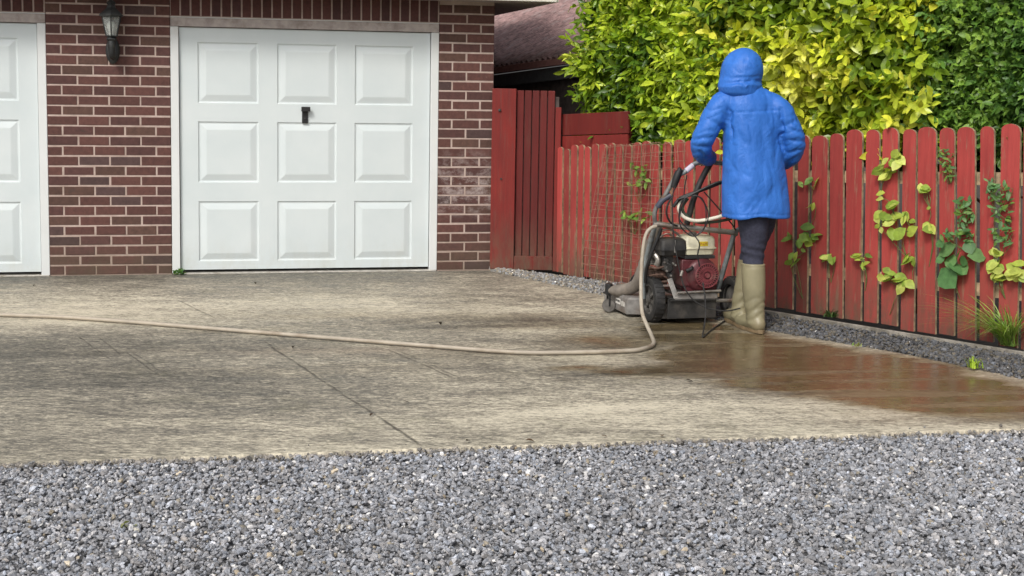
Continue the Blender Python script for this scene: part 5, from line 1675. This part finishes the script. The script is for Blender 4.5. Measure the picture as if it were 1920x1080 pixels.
# the body under the clothes: one continuous surface
hd = Vector((-math.sin(HY), math.cos(HY), 0))
hc = Vector((-.080, .035, 1.585))
mb = MB()
RH = Matrix.Rotation(HY, 3, 'Z')
mb.ell(hc + hd * .034, (.074, .098, .112), 20, 14, RH)
def face(x, y, z): return hc + hd * .034 + RH @ Vector((x, y, z))
mb.tube([face(0, .085, .015), face(0, .112, -.018), face(0, .095, -.03)], [.010, .014, .010], 10)                          # nose
mb.tube([face(-.022, .090, -.055), face(0, .096, -.057), face(.022, .090, -.055)], [.006, .009, .006], 8)                   # lips
for e in (-1, 1):
    mb.ell(face(e * .030, .078, .012), (.012, .010, .008), 10, 8, RH)                                                       # eyes
    mb.tube([face(e * .047, .072, .034), face(e * .028, .088, .036), face(e * .012, .090, .032)], .006, 6)                  # brows
    mb.ell(face(e * .074, .0, -.005), (.009, .018, .030), 10, 8, RH)                                                        # ears
mb.ell(face(0, .065, -.085), (.030, .030, .026), 10, 8, RH)                                                                 # chin
mb.tube([hc + Vector((.01, 0, -.07)), Vector((-.055, .03, 1.45)), Vector((-.03, .02, 1.38))], [.052, .055, .075], 14)
mb.loft([ring(*q, n=20) for q in ((.02, .03, .76, .150, .110), (.015, .03, .86, .160, .115), (0, .02, .98, .135, .095), (-.012, .02, 1.12, .145, .10), (-.018, .02, 1.28, .150, .10), (-.024, .02, 1.38, .130, .08), (-.03, .02, 1.42, .08, .06))])
def arm(S, w, bar_c):
    s0, el = Vector(S[1]), Vector(S[3]); wr = Vector(S[-1])
    mb.tube(smooth_path([Vector(S[0]), s0, el, wr.lerp(el, .5), wr], 5), [.05 - .0012 * i for i in range(21)], 12)
    # a hand closed over the bar: palm, four fingers of unequal length, thumb
    d = (Vector(bar_c) - wr); d.z = 0; d.normalize()
    sd_ = Vector((d.y, -d.x, 0)); k = Vector(bar_c) + Vector((0, 0, .022)) - d * .012
    mb.tube([wr - d * .01, wr.lerp(k, .45), k], [.026, .030, .030], 12)
    for i in range(4): mb.ell(k + sd_ * (-.030 + .020 * i), (.012, .026, .013), 10, 8, Matrix.Rotation(math.atan2(d.y, d.x) - math.pi / 2, 3, 'Z'))
    for i, L in enumerate((.90, 1.0, .96, .80)):
        o = k + sd_ * (-.031 + .0207 * i)
        mb.tube(smooth_path([o, o + d * .030 * L + Vector((0, 0, .004)), o + d * .044 * L + Vector((0, 0, -.022)), o + d * .026 * L + Vector((0, 0, -.044)), o + d * .004 + Vector((0, 0, -.043))], 3), [.0098] * 5 + [.009] * 4 + [.0078] * 4, 8)
    th0 = wr.lerp(k, .5) + sd_ * (.024 * w) + Vector((0, 0, -.008))
    mb.tube(smooth_path([th0, th0 + sd_ * .012 * w + d * .022 + Vector((0, 0, -.014)), th0 + d * .044 + Vector((0, 0, -.026)) + sd_ * .002 * w], 3), [.012, .0115, .011, .011, .0105, .010, .009], 8)
arm(SL, 1, (to_w(ml(1322, 303, 8.66)) - PB))
arm(SR, -1, (to_w(ml(1445, 320, 8.70)) - PB))
LEGS = {'near': [(-.020, .02, .86), (.004, .0, .66), (.012, .015, .47), (.020, -.005, .25), (.034, -.02, .09)], 'far': [(.060, .05, .86), (.066, .12, .66), (.030, .185, .47), (.004, .20, .25), (-.030, .205, .09)]}
LR = [.098, .084, .058, .054, .040]
for L in LEGS.values():
    sp = smooth_path(L, 6); mb.tube(sp, list(np.interp(np.linspace(0, 1, len(sp)), np.linspace(0, 1, 5), LR)), 14)
fdir = {'near': Vector((math.sin(R(-22)), math.cos(R(-22)), 0)), 'far': Vector((math.sin(R(-14)), math.cos(R(-14)), 0))}
for k, L in LEGS.items():
    a = Vector(L[-1]); f = fdir[k]
    mb.tube([a + Vector((0, 0, -.02)) - f * .03, a + f * .07 + Vector((0, 0, -.045)), a + f * .15 + Vector((0, 0, -.056))], [.034, .032, .022], 10)
me = voxel(mb, .0055, 2)
part('body', me, SKIN, pers)
# leggings
mb = MB()
for L in LEGS.values():
    sp = smooth_path(L, 6); q = list(np.interp(np.linspace(0, 1, len(sp)), np.linspace(0, 1, 5), [r_ + .010 for r_ in LR]))
    cut = [i for i, p in enumerate(sp) if p.z > .345]
    mb.tube([sp[i] for i in cut], [q[i] if sp[i].z > .45 else min(q[i], .0655) for i in cut], 18)
mb.ell((.02, .03, .84), (.165, .125, .12), 20, 12)
me = voxel(mb, .009, 4)
P, N = coords(me)
D = .008 * (fbm(P[:, 0] * 20, P[:, 2] * 28 + P[:, 1] * 9, 90, 3) - .47) + .003 * np.sin(P[:, 2] * 120 + P[:, 0] * 25) * np.exp(-((P[:, 2] - .50) / .06) ** 2)
me.vertices.foreach_set('co', (P + N * D[:, None]).astype(np.float32).ravel()); me.update()
part('leggings', me, LEGG, pers)
# boots
for key, L in LEGS.items():
    f = fdir[key]; sd_ = Vector((f.y, -f.x, 0)); foot = Vector(L[-1]); kn = Vector(L[2]); sh = Vector(L[3])
    yaw = math.atan2(-f.x, f.y)
    top = kn.lerp(sh, .22); z_top = .422
    mb = MB(); rg = []
    prof = [(.050, .054, .060), (.075, .055, .062), (.11, .057, .064), (.15, .061, .064), (.20, .065, .066), (.27, .068, .071), (.34, .071, .075), (z_top - .004, .0725, .077), (z_top, .074, .079)]
    def axis(z):
        if z <= L[4][2]: return Vector((foot.x, foot.y, z))
        for i in range(len(L) - 1):
            if L[i + 1][2] <= z <= L[i][2]:
                t = (z - L[i + 1][2]) / (L[i][2] - L[i + 1][2]); return Vector(L[i + 1]).lerp(Vector(L[i]), t)
    for z, rx, ry in prof:
        c = axis(z); rg.append(ring(c.x, c.y, z, rx, ry, 24, yaw, 2.1))
    mb.loft(rg)
    c0 = Vector((foot.x, foot.y, 0))
    mb.ell(c0 - f * .035 + Vector((0, 0, .055)), (.044, .050, .052), 16, 10, Matrix.Rotation(yaw, 3, 'Z'))
    mb.tube([c0 - f * .04 + Vector((0, 0, .052)), c0 + f * .06 + Vector((0, 0, .060)), c0 + f * .13 + Vector((0, 0, .048)), c0 + f * .19 + Vector((0, 0, .042))], [.044, .046, .044, .034], 16)
    me = voxel(mb, .0075, 4)
    P, N = coords(me); D = np.zeros(len(P))
    for (z, t0, am) in ((.16, .3, -.004), (.13, .9, -.004), (.19, 1.7, -.003), (.105, .1, -.003)):
        D += am * np.exp(-((P[:, 2] - z - .030 * np.sin((P[:, 0] - foot.x) * 28 + t0)) / .012) ** 2)
    D += -.003 * np.exp(-((P[:, 2] - z_top + .016) / .004) ** 2) + .006 * (fbm(P[:, 0] * 12, P[:, 2] * 10, 91, 3) - .47)
    me.vertices.foreach_set('co', (P + N * D[:, None]).astype(np.float32).ravel()); me.update()
    bt = part('boot', me, BOOT, pers)
    mb = MB(); o_ = []
    for k in range(26):
        t = 2 * math.pi * k / 26
        ll = .075 + .075 * math.cos(t) if True else 0
        y = -.085 + .152 * (1 + math.cos(t)); w = .046 * math.sin(t) * (1 - .18 * math.cos(t + .9)) * (.86 if .0 < y < .08 else 1.0)
        o_.append(c0 + f * y + sd_ * w)
    mb.loft([[p + Vector((0, 0, .002)) for p in o_], [p + Vector((0, 0, .018)) for p in o_], [p * 1.0 + Vector((0, 0, .024)) for p in o_]])
    mb.build('sole', SOLE, bt, bevel=.002)
